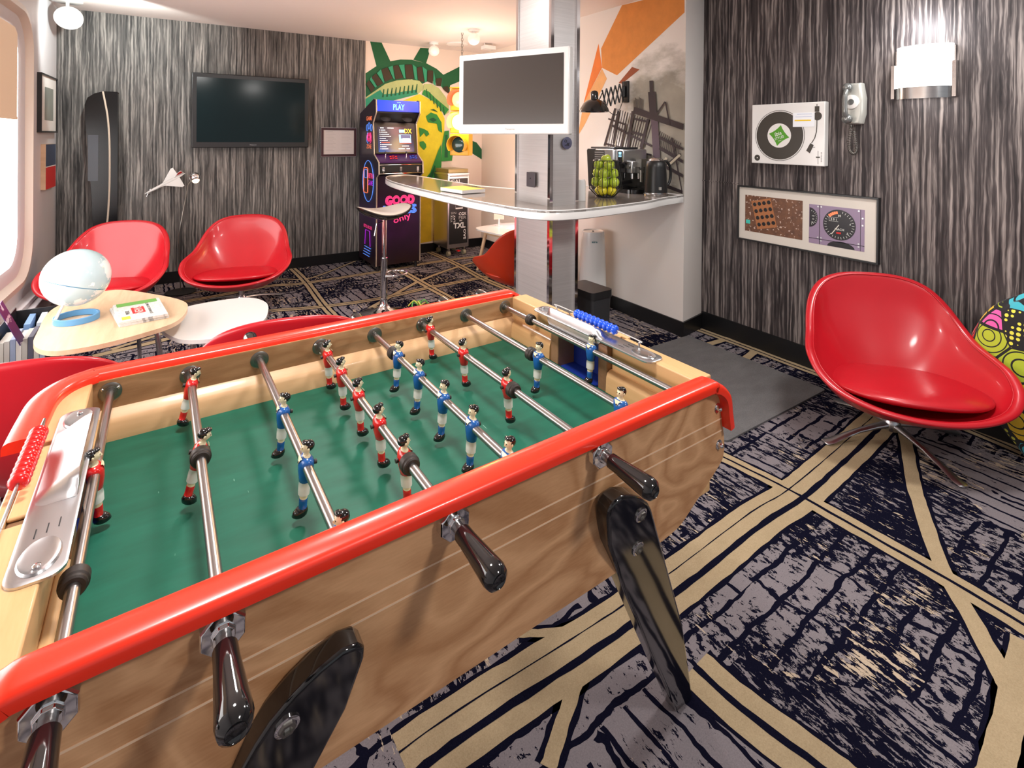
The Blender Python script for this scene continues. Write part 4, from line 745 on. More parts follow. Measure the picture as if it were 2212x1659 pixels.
# speakers and marquee
MB().prism([(.075,1.655),(.17,1.565),(.20,1.60),(.12,1.68)],.018,AW-.018,'x').build('speaker_panel','black_satin',e)
for x in (.13,AW-.13):
    T2=Matrix.Translation((x,.118,1.608))@Matrix.Rotation(R(-136),4,'X')
    MB(T2).lathe([(.058,.002),(.058,.006),(.045,.002),(.02,-.008),(.001,-.008)],24).build('speaker','black_matte',e)
mq=mat('marquee_blue',(.01,.04,.6),.3,emit=(.01,.05,.95),es=1.0)
m_=MB().prism([(.052,1.675),(.060,1.672),(.066,1.79),(.058,1.79)],.022,AW-.022,'x').build('marquee','marquee_blue',e)
b=MB(); b.text('~PLAY',(AW/2,.048,1.722),.062,0,rot=(R(90),0,0),width=.13).text("LET'S",(AW/2,.048,1.770),.014,0,rot=(R(90),0,0)); b.build('marquee_lettering','screen_cyan' if 'screen_cyan' in MT else cy_,m_,fix=False)
# front artwork lettering
b=MB(); b.text('~GOOD',(.265,.024,.735),.105,0,rot=(R(90),0,0),width=.33).text('~GOOD',(.265,.0235,.735),.072,0,rot=(R(90),0,0),width=.30); b.text('~VIBES',(.265,.024,.635),.10,1,rot=(R(90),0,0),width=.38).text('~VIBES',(.265,.0235,.635),.068,1,rot=(R(90),0,0),width=.35); b.text('only',(.29,.024,.535),.085,0,rot=(R(90),R(-14),0),width=.20); b.build('front_lettering',['neon_pink','neon_violet' if False else 'neon_blue'],e,fix=False)
# side artwork on the left panel
q=dict(rot=(R(90),0,R(-90)))
b=MB(); xx=-.004
b.text('GAME',(xx,.24,1.60),.045,2,width=.18,**q).text('ZONE',(xx,.24,1.30),.045,2,width=.15,**q)
for k in range(3): b.tube([(xx,.24+(.03+.02*k)*math.cos(t_),1.40+(.02+.012*k)*math.sin(t_)) for t_ in [2*PI*j/20 for j in range(20)]],.0035,4,mi=0,closed=True)
for yy,zz in ((.17,1.50),(.30,1.50),(.24,1.52)): b.tube([(xx,yy+.028*math.cos(t_),zz+.035*math.sin(t_)) for t_ in [2*PI*j/14 for j in range(14)]],.0035,4,mi=1,closed=True)
b.tube([(xx,y,z) for y,z in [(.19,1.45),(.17,1.36),(.21,1.33)]],.0035,4,mi=0).tube([(xx,y,z) for y,z in [(.29,1.45),(.31,1.36),(.27,1.33)]],.0035,4,mi=1)
b.tube([(xx,.26+.17*math.cos(t_),.93+.22*math.sin(t_)) for t_ in [2*PI*j/30 for j in range(30)]],.004,4,mi=1,closed=True)
b.tube([(xx,p[0],p[1]) for p in rrect(.27,.80,.40,1.07,.02,3)],.005,4,mi=2,closed=True); b.tube([(xx,p[0],p[1]) for p in rrect(.29,.96,.38,1.05,.01,2)],.003,4,mi=1,closed=True)
b.text('RETRO',(xx,.16,.99),.055,0,width=.17,**q).text('GAMES',(xx,.17,.915),.055,3,width=.17,**q)
b.text('RETRO ARCADE',(xx,.26,.44),.035,0,width=.26,**q)
for k in range(4): b.tube([(xx,.16+.015*k,.22-.03*k),(xx,.36+.015*k,.22-.03*k)],.004,4,mi=1)
b.tube([(xx,.18,.24),(xx,.20,.40),(xx,.33,.40),(xx,.35,.24)],.004,4,mi=3)
b.build('side_artwork',['neon_pink','neon_blue','neon_orange','neon_violet'],e,fix=False)
for x in (.04,AW-.04):
    for y in (.07,.50): MB().cyl((x,y,.002),(x,y,.06),.018,.012).build('foot','black_satin',e)
# ================= airline trolley =================
e=empty('galley_trolley',(2.575,5.47,0),R(2),'grey airline trolley on castors with black airport-code panels','trolley')
TW,TD=.285,.36
b=MB(); b.box((0,0,.10),(TW,TD,.96)); b.build('body','aluminium',e,bevel=.006)
b=MB(); b.box((-.004,-.004,.955),(TW+.004,TD+.004,.985)); b.build('top_tray','aluminium',e,bevel=.006)
b=MB(); b.box((.01,.01,.985),(TW-.01,TD-.01,1.03)); b.build('top_cover',mat('trolley_top',(.35,.28,.12),.3,.3).name,e,bevel=.004)
b=MB(); b.box((.022,-.004,.15),(TW-.022,0,.92)); b.build('door',mat('panel_black',(.012,.012,.012),.35).name,e)
b=MB(); b.box((TW,.03,.15),(TW+.004,TD-.03,.92)); b.build('side_sheet','panel_black',e)
q=dict(rot=(R(90),0,0)); y=-.0055
b=MB(); b.text('CAI',(.095,y,.885),.050,0,width=.115,**q).text('PHI',(.185,y,.835),.034,0,width=.08,**q).text('CGX',(.195,y,.50),.034,0,width=.10,**q).text('PER',(.195,y,.455),.034,1,width=.10,**q).text('YTZ',(.05,y,.45),.022,0,rot=(R(90),R(-90),0),width=.085).text('LAY',(.085,y,.45),.024,0,rot=(R(90),R(-90),0),width=.085).text('SIN',(.075,y,.515),.026,1,width=.07,**q).text('ZRH',(.17,y,.42),.014,0,**q).text('~TXL',(.155,y,.365),.065,0,width=.16,**q).text('SAO',(.225,y,.255),.032,0,rot=(R(90),R(-90),0),width=.12).text('hotel',(.16,y,.70),.03,1,**q)
b.box((.10,y,.56),(.20,y+.0005,.575),0).box((.10,y,.63),(.20,y+.0005,.635),1).box((.10,y,.56),(.104,y+.0005,.75),1).box((.196,y,.56),(.20,y+.0005,.75),1)
q=dict(rot=(R(90),0,R(90))); x=TW+.0055
b.text('FRA',(x,.12,.80),.03,0,width=.09,**q).text('CDG',(x,.22,.70),.05,1,width=.16,**q).text('MIA',(x,.12,.60),.04,0,width=.12,**q).text('LHR',(x,.2,.50),.06,0,width=.18,**q).text('JFK',(x,.15,.40),.05,1,width=.15,**q).text('CAIRO',(x,.18,.29),.05,0,width=.22,**q)
b.build('airport_codes',[mat('code_white',(.80,.78,.74),.5).name,mat('code_grey',(.35,.34,.32),.5).name],e,fix=False)
for x in (.04,TW-.04):
    for y in (.05,TD-.05):
        o=MB().box((x-.012,y-.012,.06),(x+.012,y+.012,.10)).build('castor_fork','steel',e)
        MB().cyl((x-.016,y,.032),(x+.016,y,.032),.030,n=20).build('castor_wheel',mat('castor_grey',(.35,.33,.22),.5).name,o)
MB().box((.13,-.02,.06),(.16,.02,.07)).build('brake_pedal','bead_red',e)
MB().tube([(.02,-.008,.945),(.03,-.022,.945),(TW-.03,-.022,.945),(TW-.02,-.008,.945)],.004,6).build('handle','steel',e)
# ================= hanging traffic light =================
e=empty('traffic_light',(2.375,4.78,1.215),R(-48),'yellow traffic light hanging from a chain, red and amber lenses lit','traffic light')
mat('signal_yellow',(.80,.42,.02),.4)
for k,(c,em,es) in enumerate((('lens_dark',(.0,.02,.025),0),('lens_amber',(1,.74,.28),3.5),('lens_red',(1,.30,.22),1.7))):
    z=.115+.232*k
    h=MB().box((-.105,-.0,z-.112),(.105,.12,z+.112)).build('signal_box','signal_yellow',e,bevel=.008)
    m=mat(c,(.01,.05,.06) if k==0 else (1,.5,.2),.1,emit=em if k else None,es=es,coat=.5)
    MB().sph((0,-.002,z),(.082,.03,.082),22,14).build('lens',c,h,smooth=180)
    vs=[]
    for d,rr0 in ((0,.092),(-.105,.098)):
        vs.append([(rr0*math.cos(t_),d*(1 if True else 0)+(0),z+rr0*math.sin(t_)) for t_ in [R(-40)+R(260)*j/20 for j in range(21)]])
    vm=[[ (x*.955,y,z+(zz-z)*.955) for x,y,zz in r] for r in vs][::-1]
    MB().rings(vs+vm+[vs[0]],0,False,False).build('visor','signal_yellow' if k==0 else ('lens_cap_red' if k==2 and mat('lens_cap_red',(.85,.08,.04),.35,emit=(1,.1,.05),es=.5) else ('lens_cap_amber' if mat('lens_cap_amber',(1,.65,.15),.35,emit=(1,.6,.1),es=1.2) else '')),h,fix=False)  # upper two visors emit: lens light put into their colour
MB().box((-.11,-.005,.695),(.11,.125,.712)).lathe([(.03,.712),(.02,.74),(.012,.76)],16,T=Matrix.Translation((0,.06,0))).build('top_cap','signal_yellow',e,bevel=.003)
b=MB()
for k in range(17):
    z=.775+.031*k; T=Matrix.Translation((0,.06,z))@Matrix.Rotation(R(90*(k%2)),4,'Z')
    b.tube([tuple(T@Vector((.010*math.cos(t_),0,.019*math.sin(t_)))) for t_ in [2*PI*j/12 for j in range(12)]],.003,5,closed=True)
b.build('chain','dark_steel',e)
lamp('POINT','amber_glow',(0,-.16,.35),11,(1,.62,.12),.12,parent=e); lamp('POINT','red_glow',(0,-.16,.58),2,(1,.12,.05),.07,parent=e)
# globe ceiling lamps
for x,y,l in ((2.40,5.50,'small frosted globe ceiling lamp nearest the painted crown wall'),(2.44,4.60,'small frosted globe ceiling lamp nearer the column')):
    e=empty('globe_ceiling_lamp',(x,y,CE),0,l,'ceiling lamp')
    MB().lathe([(.055,0),(.055,-.022),(.05,-.026)],24).cyl((0,0,-.02),(0,0,-.045),.018).build('ceiling_mount','white_gloss',e)
    MB().sph((0,0,-.098),.062,24,16).build('globe',mat('frosted_globe',(.92,.80,.72),.3,emit=(1,.82,.72),es=.25).name,e,smooth=180)
lamp('POINT','nook_lamp_glow',(2.44,4.55,1.95),16,(1,.82,.70),.25); lamp('POINT','nook_lamp_glow_b',(2.35,5.1,1.9),7,(1,.82,.70),.25)
e=empty('ceiling_rose',(2.66,5.42,CE),0,'flat white disc on the ceiling beside the globe lamps','ceiling disc'); MB().lathe([(.13,0),(.13,-.012),(.11,-.018)],32).build('disc','white_gloss',e)
e=empty('projector_bracket',(2.95,5.2,CE),0,'small white device fixed to the ceiling above the traffic light','ceiling device'); MB().box((-.07,-.05,-.07),(.07,.05,-.03)).cyl((-.05,0,-.03),(-.05,0,0),.006).cyl((.05,0,-.03),(.05,0,0),.006).build('casing','white_gloss',e)
# ================= bar stool =================
e=empty('bar_stool',(1.325,3.98,0),R(8),'chrome bar stool with a curved black and pale seat in front of the arcade machine','bar stool')
MB().lathe([(.195,.0015),(.195,.008),(.17,.016),(.10,.03),(.05,.055),(.032,.085),(.028,.13)],36).build('base','chrome',e,smooth=60)
MB().cyl((0,0,.12),(0,0,.45),.027,n=24).build('outer_tube','chrome',e)
MB().cyl((0,0,.44),(0,0,.775),.019,n=20).build('piston','chrome',e)
MB().tube([(.02,-.02,.33),(.06,-.10,.33),(.15,-.15,.33),(.20,-.06,.33),(.16,.02,.33),(.025,.01,.33)],.009,10).build('footrest','chrome',e) if False else MB().tube(spline([(.0,-.028,.31),(.06,-.075,.31),(.14,-.075,.31),(.19,-.02,.31),(.17,.05,.31),(.10,.085,.31),(.02,.03,.31)],5),.009,10).build('footrest','chrome',e,smooth=60)
MB().tube([(-.02,-.01,.74),(-.08,-.03,.73),(-.10,-.035,.64)],.0045,8).build('lever','chrome',e)
def saddle(zo,sc,up):
    rs=[]
    for s in (.02,.4,.75,.95,1):
        r=[]
        for k in range(36):
            t_=2*PI*k/36; x=.225*s*sc*math.copysign(abs(math.cos(t_))**.75,math.cos(t_)); y=.165*s*sc*math.copysign(abs(math.sin(t_))**.8,math.sin(t_))
            z=zo+1.35*x*x-.45*y*y*0+(.03 if up else 0)*(0) +.35*max(0,y)**2*2 + (-.018*s**6 if up else .03*s**6)
            r.append((x,y,z))
        rs.append(r)
    return rs
MB().rings(saddle(.815,1,True)[::1]+saddle(.755,.95,False)[::-1],0,True,True).build('seat_shell','black_gloss',e,sub=1,smooth=70)
MB().rings(saddle(.824,.93,True)+saddle(.812,.91,True)[::-1],0,True,True).build('seat_pad',mat('pad_cream',(.66,.58,.50),.3,coat=.3).name,e,sub=1,smooth=70)
# ================= bar counter =================
e=empty('bar_counter',(1.9,2.6,1.01),0,'long curved bar counter with a grey top and white rim, round the steel column','counter')
O_=[(2.985,2.438),(2.72,2.385),(2.46,2.300),(2.10,2.245),(1.86,2.225),(1.68,2.27),(1.58,2.46),(1.52,2.98),(1.505,3.74),(1.53,4.36),(1.60,4.78),(1.70,5.02),(1.83,5.13),(1.94,5.10),(1.995,4.85),(2.01,4.31),(2.04,3.70),(2.16,3.38),(2.35,3.30),(2.985,3.30)]
P=[(p[0]-1.9,p[1]-2.6) for p in spline([(x,y,0) for x,y in O_[:17]],5)]+[(.26,.77),(.45,.72),(1.085,.72)]
gm=mat('counter_top',(.24,.20,.18),.12,coat=.3); t=NT(gm); t.col(t.mix(t.noise(t.coord(),5,4,.6),(.16,.135,.12),(.34,.29,.26)))
MB().prism(P,-.012,.0,'z').build('worktop','counter_top',e)
def inset(P,d):
    out=[]
    for i in range(len(P)):
        a=Vector(P[i-1]);b_=Vector(P[i]);c=Vector(P[(i+1)%len(P)]); t_=(c-a).normalized(); n=Vector((t_.y,-t_.x)); out.append((b_.x-n.x*d,b_.y-n.y*d))
    return out
A=sum(P[i-1][0]*P[i][1]-P[i][0]*P[i-1][1] for i in range(len(P)))
sg=1 if A>0 else -1
I=inset(P,.014*sg); I2=inset(P,.006*sg)
MB().rings([[(x,y,-.002) for x,y in I],[(x,y,.004) for x,y in I2],[(x,y,-.002) for x,y in P],[(x,y,-.05) for x,y in P],[(x,y,-.055) for x,y in I2],[(x,y,-.055) for x,y in I],[(x,y,-.002) for x,y in I]],0,True,False).build('rim','white_gloss',e,smooth=50)
MB().prism(I,-.052,-.013,'z').build('core','white_matte',e)
# booklets on the counter
mat('book_yellow',(.85,.62,.04),.35); mat('paper_white',(.82,.80,.80),.6)
for k in range(2):
    e=empty('booklet',(1.70,3.36,1.0145+.0125*k),R(8),['white booklet at the bottom of the pair on the bar counter','yellow-covered booklet lying on top of the pair on the bar counter'][k],'booklet','booklets on the bar counter')
    MB().box((-.10,-.14,0),(.10,.14,.0115)).build('pages','paper_white',e)
    MB().box((-.10,-.14,.0115),(.10,.14,.0122)).build('cover','book_yellow' if k else 'paper_white',e)
# ================= white television on the column =================
from math import atan2
e=empty('television',(1.600,2.510,1.666),R(-63.4),'white-framed flat television mounted on the steel column','television')
tv(e,.735,.475,.034,.058,'screen_brown','white_gloss',.045)
MB().box((-.03,0,-.06),(.03,.192,.06)).build('wall_bracket','black_matte',e)
# socket and round sticker on the column
e=empty('power_socket',(1.777-.001,2.585,1.155),R(-90),'black power socket on the left face of the steel column','socket')
MB().box((-.045,-.009,-.045),(.045,0,.045)).build('plate',mat('socket_grey',(.07,.06,.07),.4).name,e,bevel=.004)
MB(Matrix.Rotation(R(90),4,'X')).lathe([(.027,.009),(.022,.0045),(.001,.0045)],24,cap=False).cyl((0,.008,.004),(0,.008,.012),.003).build('socket_well','black_matte',e)
for z,l in ((1.380,'round blue-grey no-phone sign on the column, lower of the two discs'),(1.482,'round blue-grey disc on the column just below the white television')):
    e=empty('round_sign',(1.900,2.399,z),0,l,'sign'); dm=mat('disc_blue',(.09,.09,.16),.4)
    MB(Matrix.Rotation(R(90),4,'X')).lathe([(.036,0),(.036,.0015),(.034,.002)],32).build('disc','disc_blue',e)
    if z<1.4: MB().tube([(-.018,-.003,-.014),(.016,-.003,-.004)],.0018,5).tube([(-.004,-.003,-.018),(.014,-.003,.002)],.0018,5).tube([(.014,-.003,-.018),(-.002,-.003,.002)],.0018,5).tube([(-.012+.007*math.cos(t_),-.003,.012+.008*math.sin(t_)) for t_ in [2*PI*j/12 for j in range(12)]],.0015,5,closed=True).build('symbol','black_matte',e)
# ================= things on the counter =================
CZ=1.0105
e=empty('coffee_machine',(2.835,2.94,CZ),R(-92),'silver and black bean-to-cup coffee machine on the counter behind the apples','coffee machine')
# local: long side along x facing -y, front towards +x
b=MB(); b.prism([(-.20,.02),(-.225,.30),(-.215,.315),(-.10,.315),(-.11,.02)],-.13,.13,'y').build('rear_tank','black_satin',e,bevel=.006)
b=MB(); b.box((-.11,-.14,.03),(.10,.14,.318)).build('housing','aluminium',e,bevel=.008)
b=MB(); b.box((-.19,-.12,.318),(.09,.12,.332)).build('lid','black_satin',e,bevel=.004)
b=MB(); b.box((-.115,-.1415,.10),(.0,-.139,.305)); v=b.build('vent_panel','black_matte',e)
b=MB()
for k in range(11): b.box((-.11,-.144,.115+.017*k),(-.004,-.1405,.123+.017*k))
b.build('vent_slat','aluminium',v)
b=MB(); b.box((.10,-.12,.22),(.185,.12,.318)).build('front_head','aluminium',e,bevel=.01)
b=MB(); b.box((.10,-.13,.03),(.15,.13,.22)).build('water_recess','black_gloss',e)
b=MB(); b.box((.130,-.1215,.225),(.178,-.1195,.305)).build('touch_screen','black_gloss',e)
MB().box((.140,-.1225,.262),(.150,-.1212,.274)).box((.157,-.1225,.262),(.168,-.1212,.274)).box((.140,-.1225,.28),(.168,-.1212,.298)).build('screen_icons',cy_,e)
MB().box((.15,-.06,.14),(.215,.06,.235)).build('spout_block','aluminium',e,bevel=.008); MB().cyl((.19,-.03,.10),(.19,-.03,.14),.008).cyl((.19,.03,.10),(.19,.03,.14),.008).build('spout','chrome',e)
MB().cyl((.185,-.062,.19),(.185,-.075,.19),.016,n=20).build('knob','dark_steel',e)
MB().prism(rrect(.09,-.13,.30,.13,.06,5),.0,.028,'z').build('drip_tray','black_gloss',e,bevel=.004)
MB().prism(rrect(-.19,-.12,.10,.12,.02,3),.0,.03,'z').build('base','black_satin',e)
MB().box((.215,-.02,.19),(.27,.03,.25)).cyl((.24,.0,.18),(.29,-.03,.18),.012).cyl((.25,0,.08),(.25,0,.18),.012).build('milk_spout','dark_steel',e)
# kettle
e=empty('kettle',(2.80,2.528,CZ),R(-12),'black electric kettle with a pale water gauge, on the counter near the wall corner','kettle')
MB().lathe([(.084,0),(.086,.012),(.080,.016),(.080,.022)],32).build('power_base','steel',e)
MB().lathe([(.079,.022),(.079,.05),(.070,.20),(.066,.235),(.055,.245),(.001,.248)],32).build('body','black_satin',e,smooth=50)
MB().lathe([(.052,.245),(.045,.258),(.020,.266),(.001,.267)],28).build('lid','chrome',e,smooth=60)
MB().tube(spline([(.058,.0,.238),(.095,.0,.235),(.122,.0,.19),(.124,.0,.12),(.105,0,.075),(.082,.0,.07)],5),[.010]*26,10).build('handle','black_satin',e,smooth=60)
MB().box((.070,-.0175,.09),(.0765,-.008,.19)).build('water_gauge',mat('gauge',(.45,.38,.35),.3).name,e)
MB().box((-.03,-.083,.045),(-.012,-.074,.065)).build('maker_mark','code_grey',e)
# fruit basket with apples
bx,by=2.425,2.635
e=empty('wire_basket',(bx,by,CZ),0,'black wire basket full of green apples on the bar counter','fruit basket')
pr=[(.060,.004),(.112,.055),(.104,.13),(.092,.19),(.085,.248)]
MB().tube([(.060*math.cos(t_),.060*math.sin(t_),.005) for t_ in [2*PI*k/28 for k in range(28)]],.0035,6,closed=True).tube([(.085*math.cos(t_),.085*math.sin(t_),.248) for t_ in [2*PI*k/28 for k in range(28)]],.0035,6,closed=True).build('rim_ring','black_satin',e)
for k in range(20):
    a=2*PI*k/20; MB().tube([(r*math.cos(a),r*math.sin(a),z) for r,z in pr],.0022,6).build('wire','black_satin',e)
MB().lathe([(.058,.0015),(.058,.004)],24).build('bottom_plate','black_satin',e)
apm=mat('apple_skin',(.42,.60,.03),.25,coat=.4); t=NT(apm); t.col(t.mix(t.noise(t.coord(),28,3),(.36,.56,.02),(.66,.74,.10)))
mat('apple_yellow',(.78,.68,.03),.25,coat=.4); mat('stem_brown',(.10,.05,.02),.7)
def apple(m):
    pf=[(.001,-.024),(.008,-.028),(.019,-.027),(.029,-.017),(.0335,.0),(.032,.015),(.024,.027),(.014,.030),(.006,.025),(.001,.020)]
    a=MB().lathe(pf,20,cap=True).build('apple',m,None,smooth=180)
    st_=MB().cyl((0,0,.022),(.004,0,.040),.0014,n=6).build('apple_stem','stem_brown',a); return a
pa_,pb_=apple('apple_skin'),apple('apple_yellow'); first={'a':1,'b':1}
spots=[]
for n_,r_,z_,o_ in ((4,.048,.052,.3),(5,.071,.112,.0),(1,.0,.105,0),(4,.062,.172,.6),(1,.0,.185,0),(3,.052,.230,.2),(1,.004,.268,0)):
    for k in range(n_): a=o_+2*PI*k/n_; spots.append((r_*math.cos(a),r_*math.sin(a),z_,r_))
nm={.052:'bottom layer',.112:'second layer',.105:'middle of the second layer',.172:'third layer',.185:'middle of the third layer',.230:'upper layer',.268:'very top'}
dirn=lambda x,y: ('kettle side' if x>.02 else 'column side' if x<-.02 else 'mid-width')+(' at the back' if y>.02 else ' at the front' if y<-.02 else '')
for i,(x,y,z,r_) in enumerate(spots):
    yel=z<.06
    src=pb_ if yel else pa_; kk='b' if yel else 'a'
    if first[kk]: o=src; first[kk]=0
    else: o=copy_tree(src)
    o.location=(bx+x*.93,by+y*.93,CZ+z-.012); o.rotation_euler=(random.uniform(-.7,.7),random.uniform(-.7,.7),random.uniform(0,6))
    tag(o,('yellowish' if yel else 'green')+' apple, '+nm[z]+' of the basket'+('' if r_<.01 else ', '+dirn(x,y)),'apple','apples in the wire basket')
# white canister behind the column
e=empty('canister',(2.13,2.55,CZ),0,'small white canister on the counter just behind the steel column','canister'); MB().lathe([(.035,0),(.035,.12),(.030,.135),(.001,.138)],24).build('can','white_gloss',e,smooth=50)
# scissor wall lamp
e=empty('scissor_lamp',(2.994,3.02,1.785),0,'black scissor-arm wall lamp with a domed shade, over the coffee machine','wall lamp')
MB().box((-.018,-.035,-.085),(0,.035,.085)).cyl((-.03,0,-.045),(-.03,0,.045),.016).build('wall_plate','black_satin',e,bevel=.004)
A0=Vector((-.03,0,0)); A1=Vector((-.26,.0,-.075))
b=MB(); N=5; ax=(A1-A0)/N; dn=Vector((0,0,1))
for k in range(N):
    p=A0+ax*k; q_=A0+ax*(k+1); h=.075
    b.tube([tuple(p+dn*h),tuple(q_-dn*h)],.006,6).tube([tuple(p-dn*h),tuple(q_+dn*h)],.006,6)
b.build('scissor_arm','black_satin',e)
MB().tube(spline([tuple(A1+dn*.05),tuple(A1+Vector((-.03,-.0,.0))),tuple(A1+Vector((-.06,-.0,.02)))],4),.004,6).tube(spline([(-.03,0,-.06),tuple(A0+ax*1.5-dn*.16),tuple(A0+ax*3-dn*.13),tuple(A1-dn*.03)],5),.003,6).build('cord','black_matte',e)
hc=A1+Vector((-.07,.01,-.035))
T=Matrix.Translation(hc)
MB(T).lathe([(.001,.105),(.022,.100),(.030,.085),(.030,.035),(.055,.028),(.085,.004),(.108,-.035),(.118,-.062),(.113,-.060),(.080,-.004),(.03,.018),(.001,.02)],32).build('shade','black_gloss',e,smooth=50)
MB(T).sph((0,0,-.020),(.045,.045,.035),18,12).build('bulb',mat('bulb_white',(1,1,1),.5,emit=(1,.95,1),es=12).name,e)
lamp('SPOT','scissor_lamp_beam',tuple(Vector((2.994,3.02,1.785))+hc+Vector((0,0,-.06))),14,(1,.95,.95),.05,spot=140,blend=.6)
# ================= nook furniture =================
e=empty('side_table',(2.90,4.58,0),R(10),'small white side table with splayed pale wooden legs behind the column','side table')
P=[(p[0],p[1]) for p in spline([(x,y,0) for x,y in [(-.27,-.27),(0,-.315),(.27,-.27),(.315,0),(.27,.27),(0,.315),(-.27,.27),(-.315,0)]],5,True)]
MB().prism(P,.435,.45,'z').build('table_top','white_gloss',e,bevel=.004)
MB().prism([(x*.72,y*.72) for x,y in P],.39,.435,'z').build('apron','pale_wood',e)
for sx in (-1,1):
    for sy in (-1,1): MB().cyl((sx*.19,sy*.19,.43),(sx*.255,sy*.255,.002),.021,.013,n=14).build('leg','pale_wood',e)
e=empty('magazine_pile',(2.98,4.52,.4505),0,'open white magazines lying on the small side table','magazines'); MB(Matrix.Rotation(R(20),4,'Z')).box((-.14,-.10,0),(.14,.10,.006)).box((-.12,-.09,.006),(.15,.10,.010)).build('magazine_sheets','paper_white',e)
e=empty('table_sign',(2.86,4.78,.4505),R(-25),'upright white menu sign standing on the small side table','sign')
MB().cyl((0,0,0),(0,0,.006),.04,n=24).cyl((0,0,0),(0,0,.08),.008).build('sign_foot','white_gloss',e); MB().box((-.055,-.004,.07),(.055,.004,.24)).build('sign_panel',mat('sign_cream',(.75,.62,.50),.5).name,e)
e=empty('table_lamp',(3.05,4.66,.4505),0,'pink and white glowing table lamp on the small side table','table lamp')
MB().lathe([(.05,0),(.05,.01),(.012,.02),(.012,.09)],20).build('lamp_foot','white_gloss',e)
MB().lathe([(.06,.09),(.085,.15),(.07,.24),(.045,.26)],28,cap=False).build('lamp_shade',mat('pink_glow',(1,.6,.8),.5,emit=(1,.62,.78),es=4).name,e,smooth=70)
lamp('POINT','table_lamp_glow',(3.02,4.62,.82),7,(1,.72,.62),.07)
for y,l in ((5.40,'round white wall socket above the skirting, nearer the trolley'),(5.18,'square white wall socket beside the round one')):
    e=empty('wall_socket',(XC,y,.33),R(-90),l,'socket'); MB().box((-.04,-.01,-.04),(.04,0,.04)).build('plate','white_gloss',e,bevel=.003)
    MB(Matrix.Rotation(R(90),4,'X')).lathe([(.024,.0105),(.020,.006),(.001,.006)],20).build('socket_well','black_matte',e)
e,y=frame('framed_picture','dark picture on the cream wall showing just left of the column, under the white television','framed picture',(XC,4.80,1.40),(0,0,R(-90)),.36,.20,.015,'black_satin',.02,inner=mat('dark_olive',(.06,.05,.02),.4).name)
MB().box((-.16,y-.001,-.075),(.0,y,.075)).build('picture','neon_orange' if False else mat('olive_panel',(.12,.10,.02),.4).name,e)
armchair('armchair',(2.36,3.54,0),R(165),'orange-red armchair mostly hidden behind the steel column, facing the small side table','orange_leather',group=None)
# air purifier and bin
e=empty('air_purifier',(2.83,3.22,0),0,'tall white tapered cylinder appliance standing beside the wall under the counter','air purifier')
MB().lathe([(.125,.0015),(.125,.02),(.118,.04),(.112,.13)],36).build('foot_ring','white_gloss',e); MB().lathe([(.110,.13),(.109,.165)],36).build('dark_band','black_satin',e)
MB().lathe([(.112,.165),(.096,.58),(.090,.645),(.082,.65),(.076,.642),(.001,.64)],36).build('cylinder','white_gloss',e,smooth=50)
b=MB(); b.text('aire',(-.055,-.083,.575),.018,0,rot=(R(90),0,R(-35)),width=.045); b.build('maker_lettering',mat('teal_print',(.02,.22,.25),.5).name,e,fix=False)
MB().sph((.0,0,.645),(.008,.008,.004),10,6).build('button','black_matte',e)
e=empty('waste_bin',(2.215,2.56,0),R(3),'black rectangular pedal bin standing behind the far right corner of the foosball table','bin')
MB().rings([[(x*s,y*s,z) for x,y in rrect(-.085,-.125,.085,.125,.02,4)] for s,z in ((.9,.0015),(1,.40))]).build('bin_body',mat('bin_grey',(.03,.03,.033),.4).name,e)
MB().prism(rrect(-.092,-.132,.092,.132,.025,4),.40,.445,'z').build('bin_lid','black_satin',e,bevel=.012,seg=3)
# doormat
dm=MB(); dm.prism(rrect(-.46,-.465,.46,.465,.02,3),.0016,.010,'z'); o=dm.build('doormat','doormat_pile',None); o.location=(2.575,1.95,0); o.rotation_euler=(0,0,R(1)); o.name='doormat'
tag(o,'dark grey rectangular doormat on the carpet between the foosball table and the right wall','doormat')
# ================= right wall =================
RW=dict(rot=(0,0,R(-90)))   # x local -> -y world, -y local -> -x world
def right(name,y,z,label,cat): e=empty(name,(XR-.001,y,z),R(-90),label,cat); return e
e=right('wall_turntable',1.838,1.447,'white turntable-shaped wall picture with a black record and a green logo label','wall decoration')
MB().box((-.235,-.045,-.195),(.235,0,.195)).build('box','white_gloss',e,bevel=.004)
tk='record_ink'; mat(tk,(.045,.038,.03),.45); fy=-.0455
F_=Matrix.Rotation(R(90),4,'X')
def disc(b,cx,cz,r,y,mi=0,n=48,ri=None):
    T=Matrix.Translation((cx,y,cz))@F_
    if ri: b.lathe([(ri,0),(r,0)],n,mi,T=T,cap=False)
    else: b.lathe([(r,0),(.0005,0)],n,mi,T=T,cap=False)
b=MB(); cxr,czr=-.045,-.010
disc(b,cxr,czr,.163,fy-.0004,0,64,.160); disc(b,cxr,czr,.154,fy-.0006,0,64); rec=b.build('record',tk,e,fix=False)
b=MB(); disc(b,cxr,czr,.078,fy-.0010,0,48); b.build('record_label','white_matte',rec,fix=False)
star=[]
for k in range(4):
    a0=R(80+90*k); p0=Vector((math.cos(a0),math.sin(a0)))*.068; a1=a0+R(90); p1=Vector((math.cos(a1),math.sin(a1)))*.068; md=(p0+p1)*.5*.74
    for t_ in (0,.25,.5,.75): w0=(1-t_)**2;w1=2*t_*(1-t_);w2=t_*t_; star.append(tuple(p0*w0+md*w1*1.0+p1*w2))
b=MB(); b.add([(cxr+x,fy-.0016,czr+z) for x,z in star],tri(star)); b.build('logo_cushion',mat('logo_green',(.08,.32,.015),.4).name,rec,fix=False)
